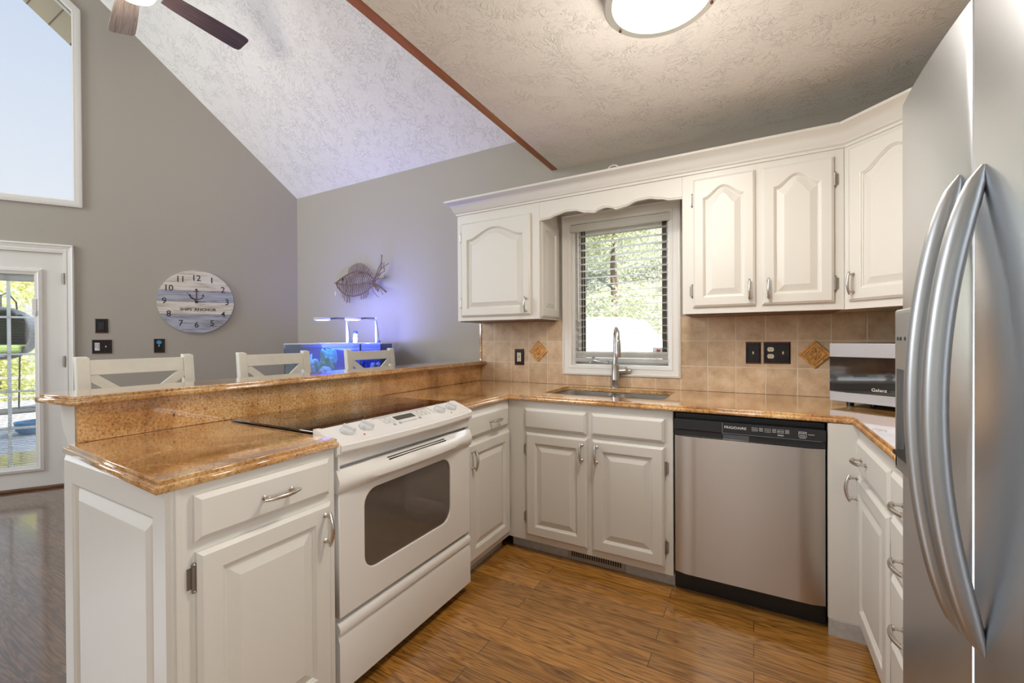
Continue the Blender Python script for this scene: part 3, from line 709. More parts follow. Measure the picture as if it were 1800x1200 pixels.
def add_pull(parent, x, z, y, vertical=False, length=0.105, label='brushed nickel bow handle'):
    o = pull(length).build('handle', 'nickel', parent, smooth=True, loc=(x, y, z), rot=(0, PI / 2 if vertical else 0, 0))
    return o
def add_hinge(parent, x, z, y, side):
    mb = MB(); mb.lathe([(0.0055, -0.030), (0.0055, 0.030)], (x, y - 0.004, z), 'z', 10)
    mb.box(min(x, x + side * 0.014), max(x, x + side * 0.014), y - 0.003, y, z - 0.026, z + 0.026)
    for q in (-0.033, 0.033): mb.lathe([(0.004, q - 0.004), (0.006, q), (0.003, q + 0.004)], (x, y - 0.004, z), 'z', 8)
    return mb.build('hinge', 'hinge', parent, smooth=True)
def door_part(cab, x0, z0, w, h, handle=None, hinge=None, arch=0.0, stile=0.055, handle_side=None, hz=None, hv=True, hinge_z=(0.10, 0.10)):
    d = panel_front(x0, z0, w, h, arch=arch, stile=stile).build('door', 'white', cab)
    if handle:
        add_pull(d, x0 + (w - 0.027 if handle == 'r' else 0.027), hz, -0.019, hv)
    if hinge:
        x = x0 - 0.004 if hinge == 'l' else x0 + w + 0.004
        for zz in (z0 + hinge_z[0], z0 + h - hinge_z[1]): add_hinge(d, x, zz, -0.001, -1 if hinge == 'l' else 1)
    return d
def drawer_part(cab, x0, z0, w, h, handle=True, hx=None, name='drawer_front'):
    d = panel_front(x0, z0, w, h, flat=True, chamfer=0.013).build(name, 'white', cab)
    if handle: add_pull(d, hx if hx is not None else x0 + w / 2, z0 + h / 2, -0.019)
    return d
def carcass(cab, x0, x1, z0, z1, depth, openings, name='body'):
    """box with a face frame: openings (x0,x1,z0,z1) are left as shallow recesses"""
    mb = MB(); mb.box(x0, x1, 0.0, depth, z0, z1); return mb.build(name, 'white', cab, bevel=0.0015)

# near peninsula cabinet (faces +x) -------------------------------------------------
NX, NY0, NY1 = -1.215, 0.507, 0.958
cab = thing('base_cabinet', 'white base cabinet at the peninsula end with a drawer over one raised panel door', 'cabinet', (NX, NY0, 0), PI / 2)
wN = NY1 - NY0
carcass(cab, 0, wN, 0.09, 0.883, 0.68, None)
k = MB(); k.box(0.0, wN, 0.06, 0.66, 0.0, 0.091); k.build('toe_kick', 'toe', cab)
drawer_part(cab, 0.036, 0.742, 0.388, 0.116, hx=0.246)
door_part(cab, 0.040, 0.115, 0.388, 0.600, handle='r', hinge='l', hz=0.640, hinge_z=(0.06, 0.062))
# end panel, looking towards -y: built in world-parallel local frame
ep = bpy.data.objects.new('end_panel', None)
mb = panel_front(0, 0, 0.680, 0.793, t=0.016, stile=0.075)
e = mb.build('end_panel', 'white', cab, loc=(0.0, 0.680, 0.09), rot=(0, 0, -PI / 2))
bpy.data.objects.remove(ep)
k = MB(); k.box(-0.002, 0.012, -0.006, 0.004, 0.09, 0.883); k.build('corner_bead', 'white', cab, bevel=0.003)

# narrow cabinet right of the range (faces +x)
CX, CY0, CY1 = -1.272, 1.745, 2.228
cab = thing('base_cabinet', 'narrow white base cabinet between the range and the inside corner', 'cabinet', (CX, CY0, 0), PI / 2)
carcass(cab, 0, CY1 - CY0, 0.07, 0.883, 0.60, None)
k = MB(); k.box(0.0, CY1 - CY0, 0.05, 0.58, 0.0, 0.071); k.build('toe_kick', 'toe', cab)
drawer_part(cab, 0.045, 0.734, 0.415, 0.116, hx=0.29)
door_part(cab, 0.045, 0.100, 0.425, 0.604, handle='l', hinge='r', hz=0.625)

# sink base (faces -y)
SYF = 2.228
cab = thing('sink_base_cabinet', 'wide white sink cabinet with two raised panel doors under the window', 'cabinet', (-1.272, SYF, 0), 0)
wS = -0.343 + 1.272
carcass(cab, 0.0, wS, 0.07, 0.883, 0.02, None)
k = MB(); k.box(0, 0.02, 0.02, 0.60, 0.07, 0.70); k.box(wS - 0.02, wS, 0.02, 0.60, 0.07, 0.883); k.box(0, wS, 0.02, 0.60, 0.07, 0.09); k.box(0, wS, 0.58, 0.60, 0.07, 0.70); k.build('side_panel', 'white', cab)
k = MB(); k.box(0, wS, 0.05, 0.57, 0.0, 0.0705); tk = k.build('toe_kick', 'toe', cab)
drawer_part(cab, 0.115, 0.724, 0.372, 0.116, handle=False, name='false_drawer_front'); drawer_part(cab, 0.518, 0.724, 0.372, 0.116, handle=False, name='false_drawer_front')
door_part(cab, 0.122, 0.108, 0.370, 0.592, handle='r', hinge='l', hz=0.625)
door_part(cab, 0.520, 0.108, 0.370, 0.592, handle='l', hinge='r', hz=0.625)
# toe-kick register
vn = thing('floor_register', 'beige slotted air register in the toe kick under the sink', 'vent', (-0.916, 2.278, 0.005), 0)
k = MB(); k.box(0, 0.325, -0.004, -0.0005, 0.0, 0.064); k.build('face_plate', 'vent', vn, bevel=0.001)
k = MB()
for i in range(22): k.box(0.022 + i * 0.0130, 0.0295 + i * 0.0130, -0.0055, -0.003, 0.016, 0.050)
k.build('slots', 'dark', vn)

# right run (faces -x)
RX = 0.377
cab = thing('corner_base_cabinet', 'white base cabinet right of the dishwasher with one drawer over a door', 'cabinet', (RX, 2.228, 0), -PI / 2)
wR = 2.228 - 1.695
carcass(cab, 0, wR, 0.07, 0.883, 0.60, None)
k = MB(); k.box(0, wR, 0.04, 0.58, 0, 0.071); k.build('toe_kick', 'toe', cab)
k = MB(); k.box(0.0, 0.02, -0.105, 0.0, 0.07, 0.883); k.build('filler_panel', 'white', cab)
k = MB(); k.box(0.02, 0.025, -0.105, 0.05, 0.0, 0.069); k.build('filler_toe_kick', 'toe', cab)
d = drawer_part(cab, 0.055, 0.712, 0.468, 0.122, hx=0.20)
d = door_part(cab, 0.055, 0.115, 0.455, 0.572, handle='l', hinge='r', hz=0.640, hinge_z=(0.085, 0.11))
cab = thing('drawer_cabinet', 'white stack of four drawers beside the refrigerator', 'cabinet', (RX, 1.695, 0), -PI / 2)
carcass(cab, 0.0005, 0.400, 0.07, 0.883, 0.60, None)
k = MB(); k.box(0, 0.40, 0.04, 0.58, 0, 0.071); k.build('toe_kick', 'toe', cab)
for z0, h in ((0.722, 0.116), (0.545, 0.160), (0.350, 0.178), (0.115, 0.218)): drawer_part(cab, 0.010, z0, 0.38, h, hx=0.195)

# ------------------------------------------------------------------ upper cabinets
UYF = 2.565; UZ0, UZ1 = 1.372, 2.150
UD = D - UYF - 0.001
cab = thing('upper_cabinet', 'single door white wall cabinet left of the sink window', 'cabinet', (-1.885, UYF, 0), 0)
wU = 0.663
carcass(cab, 0, wU, UZ0, UZ1, UD, None)
door_part(cab, 0.040, 1.402, 0.560, 0.672, handle='r', hinge='l', hz=1.468, arch=0.070, stile=0.052)
e = panel_front(0, 0, 0.288, 0.640, t=0.014, stile=0.050).build('side_panel', 'white', cab, loc=(wU, 0.015, 1.385), rot=(0, 0, PI / 2))
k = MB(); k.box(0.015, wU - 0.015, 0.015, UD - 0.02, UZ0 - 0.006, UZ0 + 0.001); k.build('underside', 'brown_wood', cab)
cab = thing('upper_cabinet', 'two door white wall cabinet right of the sink window', 'cabinet', (-0.342, UYF, 0), 0)
wU = 0.722
carcass(cab, 0, wU, UZ0, UZ1, UD, None)
door_part(cab, 0.056, 1.408, 0.298, 0.697, handle='r', hinge='l', hz=1.488, arch=0.055, stile=0.050, hinge_z=(0.09, 0.11))
door_part(cab, 0.384, 1.408, 0.298, 0.697, handle='l', hinge='r', hz=1.488, arch=0.055, stile=0.050, hinge_z=(0.09, 0.11))
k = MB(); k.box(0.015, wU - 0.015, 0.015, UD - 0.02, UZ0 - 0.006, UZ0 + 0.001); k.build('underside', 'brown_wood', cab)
# diagonal corner cabinet
q = 0.7071
dl_ = (XR - 0.385) - (D - UYF)       # 45 degree face from (0.385, UYF) to (XR - (D-UYF), ...)
fx1 = XR - (D - UYF) ; fy1 = UYF - (fx1 - 0.385)
wD = math.hypot(fx1 - 0.385, fy1 - UYF)
cab = thing('corner_wall_cabinet', 'diagonal white corner wall cabinet above the microwave', 'cabinet', (0.385, UYF, 0), -PI / 4)
k = MB(); 
def toloc(x, y): dx, dy = x - 0.385, y - UYF; return (dx * q - dy * q, dx * q + dy * q)
k.prism([toloc(0.3815, UYF + 0.001), toloc(fx1, fy1), toloc(XR - 0.001, fy1), toloc(XR - 0.001, D - 0.001), toloc(0.3815, D - 0.001)], 'z', UZ0, UZ1)
k.build('body', 'white', cab)
door_part(cab, 0.022, 1.408, wD - 0.06, 0.715, handle='l', hinge='r', hz=1.490, arch=0.075, stile=0.055)
# crown moulding, one continuous run
cr = MB()
prof = [(0.0, 2.138), (0.008, 2.138), (0.008, 2.150), (0.016, 2.156), (0.018, 2.164), (0.026, 2.172), (0.030, 2.190), (0.046, 2.212), (0.066, 2.222), (0.070, 2.226), (0.070, 2.238), (0.0, 2.238)]
path = [(-1.885, D - 0.002), (-1.885, UYF), (0.385, UYF), (fx1, fy1), (XR - 0.33, 1.40)]
path[-1] = (fx1, 1.95)
path.append((fx1, 1.30))
L = []
for pi2, (px, py) in enumerate(path):
    P = Vector((px, py)); dirs = []
    if pi2 > 0: a = (P - Vector(path[pi2 - 1])).normalized(); dirs.append(Vector((a.y, -a.x)))
    if pi2 < len(path) - 1: a = (Vector(path[pi2 + 1]) - P).normalized(); dirs.append(Vector((a.y, -a.x)))
    nrm = sum(dirs, Vector((0, 0))).normalized(); kx = 1 / max(0.3, nrm.dot(dirs[0]))
    L.append([(px + nrm.x * kx * o, py + nrm.y * kx * o, z) for o, z in prof])
cr.loops(L, cap0=True, cap1=True)
tag(cr.build('crown_moulding', 'white', smooth=True), 'white crown moulding running along the tops of the wall cabinets', 'moulding')
# scalloped valance over the window
va = MB()
x0, x1 = -1.2215, -0.3425
top = 2.145
VZ = [(0.0, 2.016), (0.07, 2.019), (0.135, 2.035), (0.21, 2.048), (0.275, 2.046), (0.36, 2.024), (0.425, 2.015), (0.46, 2.030), (0.50, 2.037)]
def vz(u):   # scalloped lower edge, symmetric about the middle
    t = u if u <= 0.5 else 1 - u
    for (a0, b0), (a1, b1) in zip(VZ, VZ[1:]):
        if t <= a1 + 1e-9:
            f = (t - a0) / (a1 - a0); f = f * f * (3 - 2 * f); return b0 + (b1 - b0) * f
    return VZ[-1][1]
n = 60
low = [(x0 + (x1 - x0) * i / n, vz(i / n)) for i in range(n + 1)]
va.prism(low + [(x1, top), (x0, top)], 'y', UYF + 0.001, UYF + 0.020)
vo = tag(va.build('valance', 'white'), 'white scalloped wooden valance bridging the cabinets over the window', 'valance')
k = MB(); k.tube([(x, UYF - 0.000, z + 0.010) for x, z in low], 0.003, 6); k.build('bead', 'white', vo)
# ------------------------------------------------------------------ range
RGX, RY0, RY1 = -1.215, 0.974, 1.742
rg = thing('range', 'white slide-in electric range with black glass cooktop in the peninsula', 'stove', (RGX, RY0, 0), PI / 2)
rw = RY1 - RY0
k = MB(); k.box(0.004, rw - 0.004, 0.035, 0.60, 0.085, 0.884); k.build('body', 'enamel_grey', rg)
k = MB(); k.box(0.03, rw - 0.03, 0.05, 0.60, 0.0, 0.086); k.build('base', 'black', rg)
# glass cooktop (overlaps the counter on both sides)
k = MB(); k.prism([(-0.008, 0.115), (rw + 0.022, 0.115), (rw + 0.022, 0.628), (-0.008, 0.628)], 'z', 0.9155, 0.924)
ck = k.build('cooktop', 'gloss_black', rg, bevel=0.002)
M['burner'] = pm('burner_mark', (0.10, 0.097, 0.093), 0.15)
for bx, by, br in ((0.20, 0.245, 0.105), (0.17, 0.475, 0.080), (0.60, 0.235, 0.080), (0.60, 0.475, 0.105)):
    k = MB(); k.loops([[(bx + r_ * math.cos(2 * PI * i / 48), by + r_ * math.sin(2 * PI * i / 48), 0.9243) for i in range(48)] for r_ in (br - 0.004, br)], cap1=False)
    k.build('burner_ring', 'burner', ck)
# control panel: sloped face with wings, bowed front lip
cp = MB()
ns = 24
L = []
for i in range(ns + 1):
    u = i / ns; x = 0.004 + (rw - 0.008) * u; bow = 0.022 * (1 - (2 * u - 1) ** 2)
    L.append([(x, 0.118, 0.884), (x, 0.118, 0.927), (x, 0.100, 0.930), (x, 0.0, 0.892), (x, -0.008 - bow, 0.8885), (x, -0.013 - bow, 0.884), (x, -0.013 - bow, 0.866), (x, -0.008 - bow, 0.860), (x, 0.004, 0.852), (x, 0.006, 0.815), (x, 0.06, 0.815), (x, 0.06, 0.884)])
cp.loops(L, cap0=True, cap1=True)
cpo = cp.build('control_panel', 'enamel', rg, smooth=True)
cpo.modifiers['edges'].split_angle = DEG(22)
for sx in (0, 1):
    w = MB(); xa = -0.010 if sx == 0 else rw - 0.010; xb = 0.010 if sx == 0 else rw + 0.012
    w.prism([(0.1145, 0.886), (0.1145, 0.932), (0.100, 0.932), (0.002, 0.895), (-0.008, 0.886), (-0.008, 0.858), (0.0, 0.850), (0.035, 0.850), (0.035, 0.886)], 'x', xa, xb)
    w.build('end_cap', 'enamel', cpo)
    w = MB(); xs = 0.0 if sx == 0 else rw - 0.008
    w.box(xs, xs + 0.008, 0.001, 0.05, 0.80, 0.852); w.build('side_trim', 'enamel', cpo)
# slope frame for knobs and display
sl_a = math.atan2(0.930 - 0.892, 0.100 - 0.000)
def on_slope(x, t, lift=0.0):  # t 0 bottom .. 1 top
    y0, z0 = 0.000, 0.892; y1, z1 = 0.100, 0.930
    n_ = Vector((0, -math.sin(sl_a), math.cos(sl_a)))
    return Vector((x, y0 + (y1 - y0) * t, z0 + (z1 - z0) * t)) + n_ * lift
SLR = (sl_a, 0, 0)
for kx in (0.085, 0.170, 0.600, 0.685):
    kb = MB(); kb.lathe([(0.027, -0.002), (0.027, 0.006), (0.025, 0.011), (0.020, 0.013)], (0, 0, 0), 'z', 28)
    kb.loops([[(sx * a, sy * 0.024, z) for sx, sy in ((-1, -1), (1, -1), (1, 1), (-1, 1))] for a, z in ((0.009, 0.006), (0.0055, 0.021), (0.004, 0.0225))], cap1=True)
    kb.build('knob', 'knob', rg, smooth=True, bevel=0.0015, loc=on_slope(kx, 0.52, 0.0), rot=(sl_a, 0, DEG(18)))
w = MB(); w.box(-0.055, 0.055, -0.015, 0.015, 0, 0.0015)
M['lcd'] = pm('olive_display', (0.06, 0.06, 0.04), 0.2)
dsp = w.build('display', 'lcd', rg, loc=on_slope(0.385, 0.66, 0.0), rot=SLR)
w = MB(); w.box(-0.150, 0.175, -0.002, 0.002, -0.0005, 0.0008); w.box(0.172, 0.175, -0.055, 0.002, -0.0005, 0.0008)
w.build('panel_outline', 'print_grey', cpo, loc=on_slope(0.385, 0.94, 0.0), rot=SLR)
for grp in ((-0.110, -0.082), (0.080, 0.108, 0.136)):
    w = MB()
    for cx in grp:
        for iy in range(2):
            cy = 0.018 - 0.026 * iy; q_ = 0.011
            w.box(cx - q_, cx + q_, cy - 0.009, cy - 0.0083, 0, 0.0006); w.box(cx - q_, cx + q_, cy + 0.0083, cy + 0.009, 0, 0.0006)
            w.box(cx - q_, cx - q_ + 0.0007, cy - 0.009, cy + 0.009, 0, 0.0006); w.box(cx + q_ - 0.0007, cx + q_, cy - 0.009, cy + 0.009, 0, 0.0006)
    w.build('button_marks', 'print_grey', cpo, loc=on_slope(0.385, 0.62, 0.0004), rot=SLR)
w = MB()
for i in range(14): w.box(-0.045 + i * 0.0062, -0.041 + i * 0.0062, -0.034, -0.031, 0, 0.0006)
w.build('number_marks', 'print_grey', cpo, loc=on_slope(0.385, 0.62, 0.0004), rot=SLR)
for dx, dy in ((-0.058, -0.032), (0.062, -0.030), (-0.090, -0.034)):
    w = MB(); w.lathe([(0.0075, 0), (0.0075, 0.001)], (dx, dy, 0), 'z', 20); w.build('round_button', 'print_grey', cpo, loc=on_slope(0.385, 0.62, 0.0004), rot=SLR)
for lx in (0.128, 0.644):
    w = MB(); w.lathe([(0.004, 0), (0.004, 0.0012)], (0, 0, 0), 'z', 12); w.build('indicator_light', 'red', cpo, loc=on_slope(lx, 0.16, 0.0), rot=SLR)
# oven door with window, bowed handle
odz0, odz1 = 0.300, 0.800
k = MB(); n0, n1 = 0.002, rw - 0.002
wx0, wx1, wz0, wz1 = 0.112, 0.612, 0.410, 0.700
me = curve_plate('oven_door', [[(n0, odz0), (n1, odz0), (n1, odz1 - 0.075), (n0, odz1 - 0.075)], rrect(wx0, wx1, wz0, wz1, 0.055)], 0.017, 0.003, 'enamel')
for v in me.vertices: x, y, z = v.co; v.co = (x, 0.017 - z, y)
bm = bmesh.new(); bm.from_mesh(me); bmesh.ops.recalc_face_normals(bm, faces=bm.faces); bm.to_mesh(me); bm.free()
od = mesh_obj('oven_door', me, rg)
k = MB(); k.prism(rrect(wx0 - 0.004, wx1 + 0.004, wz0 - 0.004, wz1 + 0.004, 0.057), 'y', 0.007, 0.010); k.build('window_glass', 'oven_glass', od)
k = MB(); k.box(wx0 - 0.06, wx1 + 0.06, 0.0345, 0.0349, wz0 - 0.06, wz1 + 0.02)
ci = MB()
xx0, xx1, zz0, zz1 = wx0 - 0.05, wx1 + 0.05, wz0 - 0.05, wz1 + 0.04
ci.add([(xx0, 0.036, zz0), (xx1, 0.036, zz0), (xx1, 0.036, zz1), (xx0, 0.036, zz1), (xx0, 0.034, zz0), (xx1, 0.034, zz0), (xx1, 0.034, zz1), (xx0, 0.034, zz1)],
       [(0, 1, 2, 3), (0, 4, 5, 1), (1, 5, 6, 2), (2, 6, 7, 3), (3, 7, 4, 0)])
ci.build('oven_interior', 'oven_in', rg)
rk = MB()
for i in range(3): rk.tube([(xx0 + 0.01, 0.026, 0.47 + i * 0.085), (xx1 - 0.01, 0.026, 0.47 + i * 0.085)], 0.003, 6)
rk.build('oven_rack', 'nickel', rg)
hd = MB(); L = []
for i in range(ns + 1):
    u = i / ns; x = -0.004 + (rw + 0.008) * u; bow = 0.030 * (1 - (2 * u - 1) ** 2) ** 0.8 if 0 < u < 1 else 0.0
    L.append([(x, 0.030, odz1 - 0.076), (x, 0.030, odz1), (x, 0.004, odz1 + 0.002), (x, -0.004 - bow, odz1 - 0.018), (x, -0.012 - bow, odz1 - 0.036), (x, -0.010 - bow, odz1 - 0.052), (x, -0.006 - bow * 0.5, odz1 - 0.062 - 0.010 * (1 - bow / 0.03)), (x, -0.002, odz1 - 0.078)])
hd.loops(L, cap0=True, cap1=True); hdl = hd.build('door_handle', 'enamel', od, smooth=True)
w = MB()
for y_, z_ in ((-0.008, 0.7957), (-0.018, 0.7905)):
    for j in range(3): w.box(0.215 + j * 0.115, 0.327 + j * 0.115, y_ - 0.002, y_ + 0.002, z_ - 0.004, z_ + 0.0016)
w.build('vent_slots', 'dark', hdl)
# storage drawer
k = MB(); L = []
for i in range(2):
    x = 0.001 if i == 0 else rw - 0.001
    L.append([(x, 0.035, 0.045), (x, 0.004, 0.045), (x, -0.001, 0.050), (x, -0.001, 0.215), (x, 0.006, 0.232), (x, 0.009, 0.240), (x, -0.002, 0.248), (x, -0.004, 0.262), (x, 0.002, 0.275), (x, 0.010, 0.281), (x, 0.035, 0.281)])
k.loops(L, cap0=True, cap1=True); k.build('storage_drawer', 'enamel', rg, smooth=True)

# ------------------------------------------------------------------ dishwasher
dw = thing('dishwasher', 'stainless dishwasher with a black control strip under the counter', 'dishwasher', (-0.340, 2.228, 0), 0)
k = MB(); k.box(0.004, 0.607, 0.03, 0.58, 0.10, 0.872); k.build('body', 'black', dw)
k = MB(); k.box(0.0, 0.611, 0.045, 0.55, 0.0, 0.100); k.build('toe_panel', 'black', dw)
k = MB(); L = []
for i in range(13):
    u = i / 12; x = 0.006 + 0.599 * u; e_ = 0.014 * (1 - min(1, min(u, 1 - u) / 0.04)) ** 2
    L.append([(x, -0.018 + e_, 0.105), (x, -0.018 + e_, 0.768), (x, 0.028, 0.768), (x, 0.028, 0.105)])
k.loops(L, cap0=True, cap1=True); k.build('door', 'steel', dw, smooth=True)
k = MB(); k.box(0.005, 0.606, -0.020, 0.028, 0.800, 0.850); k.box(0.005, 0.606, -0.012, 0.028, 0.769, 0.800); cpd = k.build('control_strip', 'panel_black', dw, bevel=0.003)
k = MB(); k.box(0.215, 0.325, -0.0135, -0.008, 0.770, 0.798); k.build('pocket_handle', 'gloss_black', cpd, bevel=0.003)
k = MB(); k.box(0.215, 0.2165, -0.0212, -0.018, 0.801, 0.849); k.box(0.215, 0.595, -0.0212, -0.018, 0.801, 0.8018); k.build('panel_outline', 'print_grey', cpd)
text('lettering', 'FRIGIDAIRE', 0.0155, 'print_white', cpd, (0.268, -0.0206, 0.829), UP, sx=1.15)
def pill(mb, x, z, w_, h_):
    for a, b_, c_, d_ in ((x - w_, x + w_, z - h_, z - h_ + 0.0008), (x - w_, x + w_, z + h_ - 0.0008, z + h_), (x - w_, x - w_ + 0.0008, z - h_, z + h_), (x + w_ - 0.0008, x + w_, z - h_, z + h_)): mb.box(a, b_, -0.0212, -0.0200, c_, d_)
for x in (0.346, 0.396, 0.444):
    k = MB(); pill(k, x, 0.830, 0.011, 0.0075)
    for j in range(3): k.box(x + 0.017, x + 0.032, -0.0212, -0.02, 0.8365 - j * 0.006, 0.838 - j * 0.006)
    if x == 0.444:
        for z in (0.814, 0.811): k.box(x - 0.011, x + 0.011, -0.0212, -0.02, z, z + 0.0013)
    k.build('button_marks', 'print_white', cpd)
k = MB(); pill(k, 0.524, 0.826, 0.014, 0.011)
for x, z in ((0.524, 0.810), (0.555, 0.826)): k.box(x - 0.011, x + 0.011, -0.0212, -0.02, z, z + 0.0013)
k.build('button_marks', 'print_white', cpd)
for x, s_ in ((0.346, 'Cycles'), (0.396, 'Temp'), (0.444, 'Options')): text('lettering', s_, 0.0062, 'print_white', cpd, (x, -0.0208, 0.830), UP)
text('lettering', 'START', 0.0085, 'print_white', cpd, (0.524, -0.0208, 0.8300), UP); text('lettering', 'Cancel', 0.0065, 'print_white', cpd, (0.524, -0.0208, 0.8215), UP)

# ------------------------------------------------------------------ sink and faucet
sk = thing('kitchen_sink', 'stainless double bowl undermount sink below the window', 'sink', (0, 0, 0))
xm = (SX0 + SX1) / 2 + 0.0
for nm, xa, xb in (('bowl', SX0 - 0.004, xm - 0.012), ('bowl', xm + 0.012, SX1 + 0.004)):
    ya, yb = SY0 - 0.004, SY1 + 0.004; k = MB(); L = []
    for i_, z in ((0.0, 0.8835), (0.004, 0.80), (0.012, 0.735), (0.035, 0.715)):
        L.append([(p[0], p[1], z) for p in rrect(xa + i_, xb - i_, ya + i_, yb - i_, 0.055)])
    k.loops(L, cap1=True); k.build('bowl', 'sink', sk, smooth=True)
k = MB(); k.box(xm - 0.012, xm + 0.012, SY0, SY1, 0.868, 0.879); k.box(SX0 - 0.03, SX1 + 0.03, SY1 + 0.004, SY1 + 0.02, 0.875, 0.8835); k.build('divider', 'sink', sk, bevel=0.004)
fc = thing('faucet', 'brushed nickel pull-down gooseneck faucet behind the sink', 'faucet', (-0.797, 2.834, 0.914), DEG(22))
k = MB(); k.lathe([(0.030, 0), (0.030, 0.008), (0.026, 0.012), (0.026, 0.045), (0.028, 0.050), (0.027, 0.055), (0.0265, 0.11), (0.024, 0.145), (0.025, 0.150), (0.021, 0.156), (0.016, 0.20), (0.0155, 0.22)], (0, 0, 0), 'z', 28); k.build('body', 'chrome', fc, smooth=True)
k = MB(); pts = [(0, 0, 0.20), (0, 0, 0.27), (0, 0, 0.33)]
for i in range(1, 15):
    a = PI * i / 14; pts.append((0, -0.062 + 0.062 * math.cos(a), 0.33 + 0.062 * math.sin(a)))
pts.append((0, -0.127, 0.30))
k.tube(pts, [0.0155, 0.0145] + [0.0135] * (len(pts) - 2), 16); k.build('spout', 'chrome', fc, smooth=True)
k = MB(); k.lathe([(0.0145, 0.06), (0.017, 0.052), (0.0185, 0.03), (0.020, -0.02), (0.022, -0.045), (0.019, -0.05)], (0, -0.128, 0.255), 'z', 24); sh = k.build('spray_head', 'chrome', fc, smooth=True)
k = MB(); k.box(-0.007, 0.007, -0.1505, -0.142, 0.25, 0.288); k.build('spray_button', 'print_grey', sh, bevel=0.003)
k = MB(); k.lathe([(0.0165, 0.0), (0.0165, 0.045), (0.0185, 0.060), (0.0175, 0.078), (0.006, 0.088)], (0.018, -0.004, 0.110), 'x', 20)
k.tube([(0.075, -0.004, 0.112), (0.070, -0.028, 0.125), (0.058, -0.055, 0.138)], [0.010, 0.008, 0.006], 12); k.build('lever', 'chrome', fc, smooth=True)

# ------------------------------------------------------------------ accent tiles, outlets
def accent(x, z, label, flower):
    t_ = thing('accent_tile', label, 'tile', (x, yt - 0.0005, z), 0, 'carved diamond accent tiles on the backsplash')
    r_ = 0.0775
    k = MB(); dm = lambda r, y: [(r, y, 0), (0, y, r), (-r, y, 0), (0, y, -r)]
    k.loops([dm(r_, 0), dm(r_, -0.006), dm(r_ - 0.004, -0.010), dm(r_ - 0.014, -0.010), dm(r_ - 0.018, -0.006), dm(r_ - 0.022, -0.006), dm(r_ - 0.025, -0.009), dm(r_ - 0.029, -0.009), dm(r_ - 0.032, -0.006)], cap0=True); k.build('tile_body', 'decor', t_)
    k = MB(); k.lathe([(0.006, -0.012), (0.009, -0.007)], (0, 0, 0), 'y', 14)
    k.lathe([(0.016, -0.006), (0.014, -0.010), (0.0115, -0.010), (0.010, -0.006)], (0, 0, 0), 'y', 20, cap=False)
    for i in range(8):
        a = i * PI / 4; k.tube([(0.012 * math.cos(a), -0.006, 0.012 * math.sin(a)), (0.022 * math.cos(a), -0.0105, 0.022 * math.sin(a)), (0.029 * math.cos(a), -0.006, 0.029 * math.sin(a))], [0.002, 0.0042, 0.002], 8)
    k.build('rosette', 'decor', t_, smooth=True)
accent(-1.383, 1.149, 'carved amber diamond tile beside the outlet left of the window', 0)
accent(0.296, 1.146, 'carved amber diamond tile left of the microwave', 1)
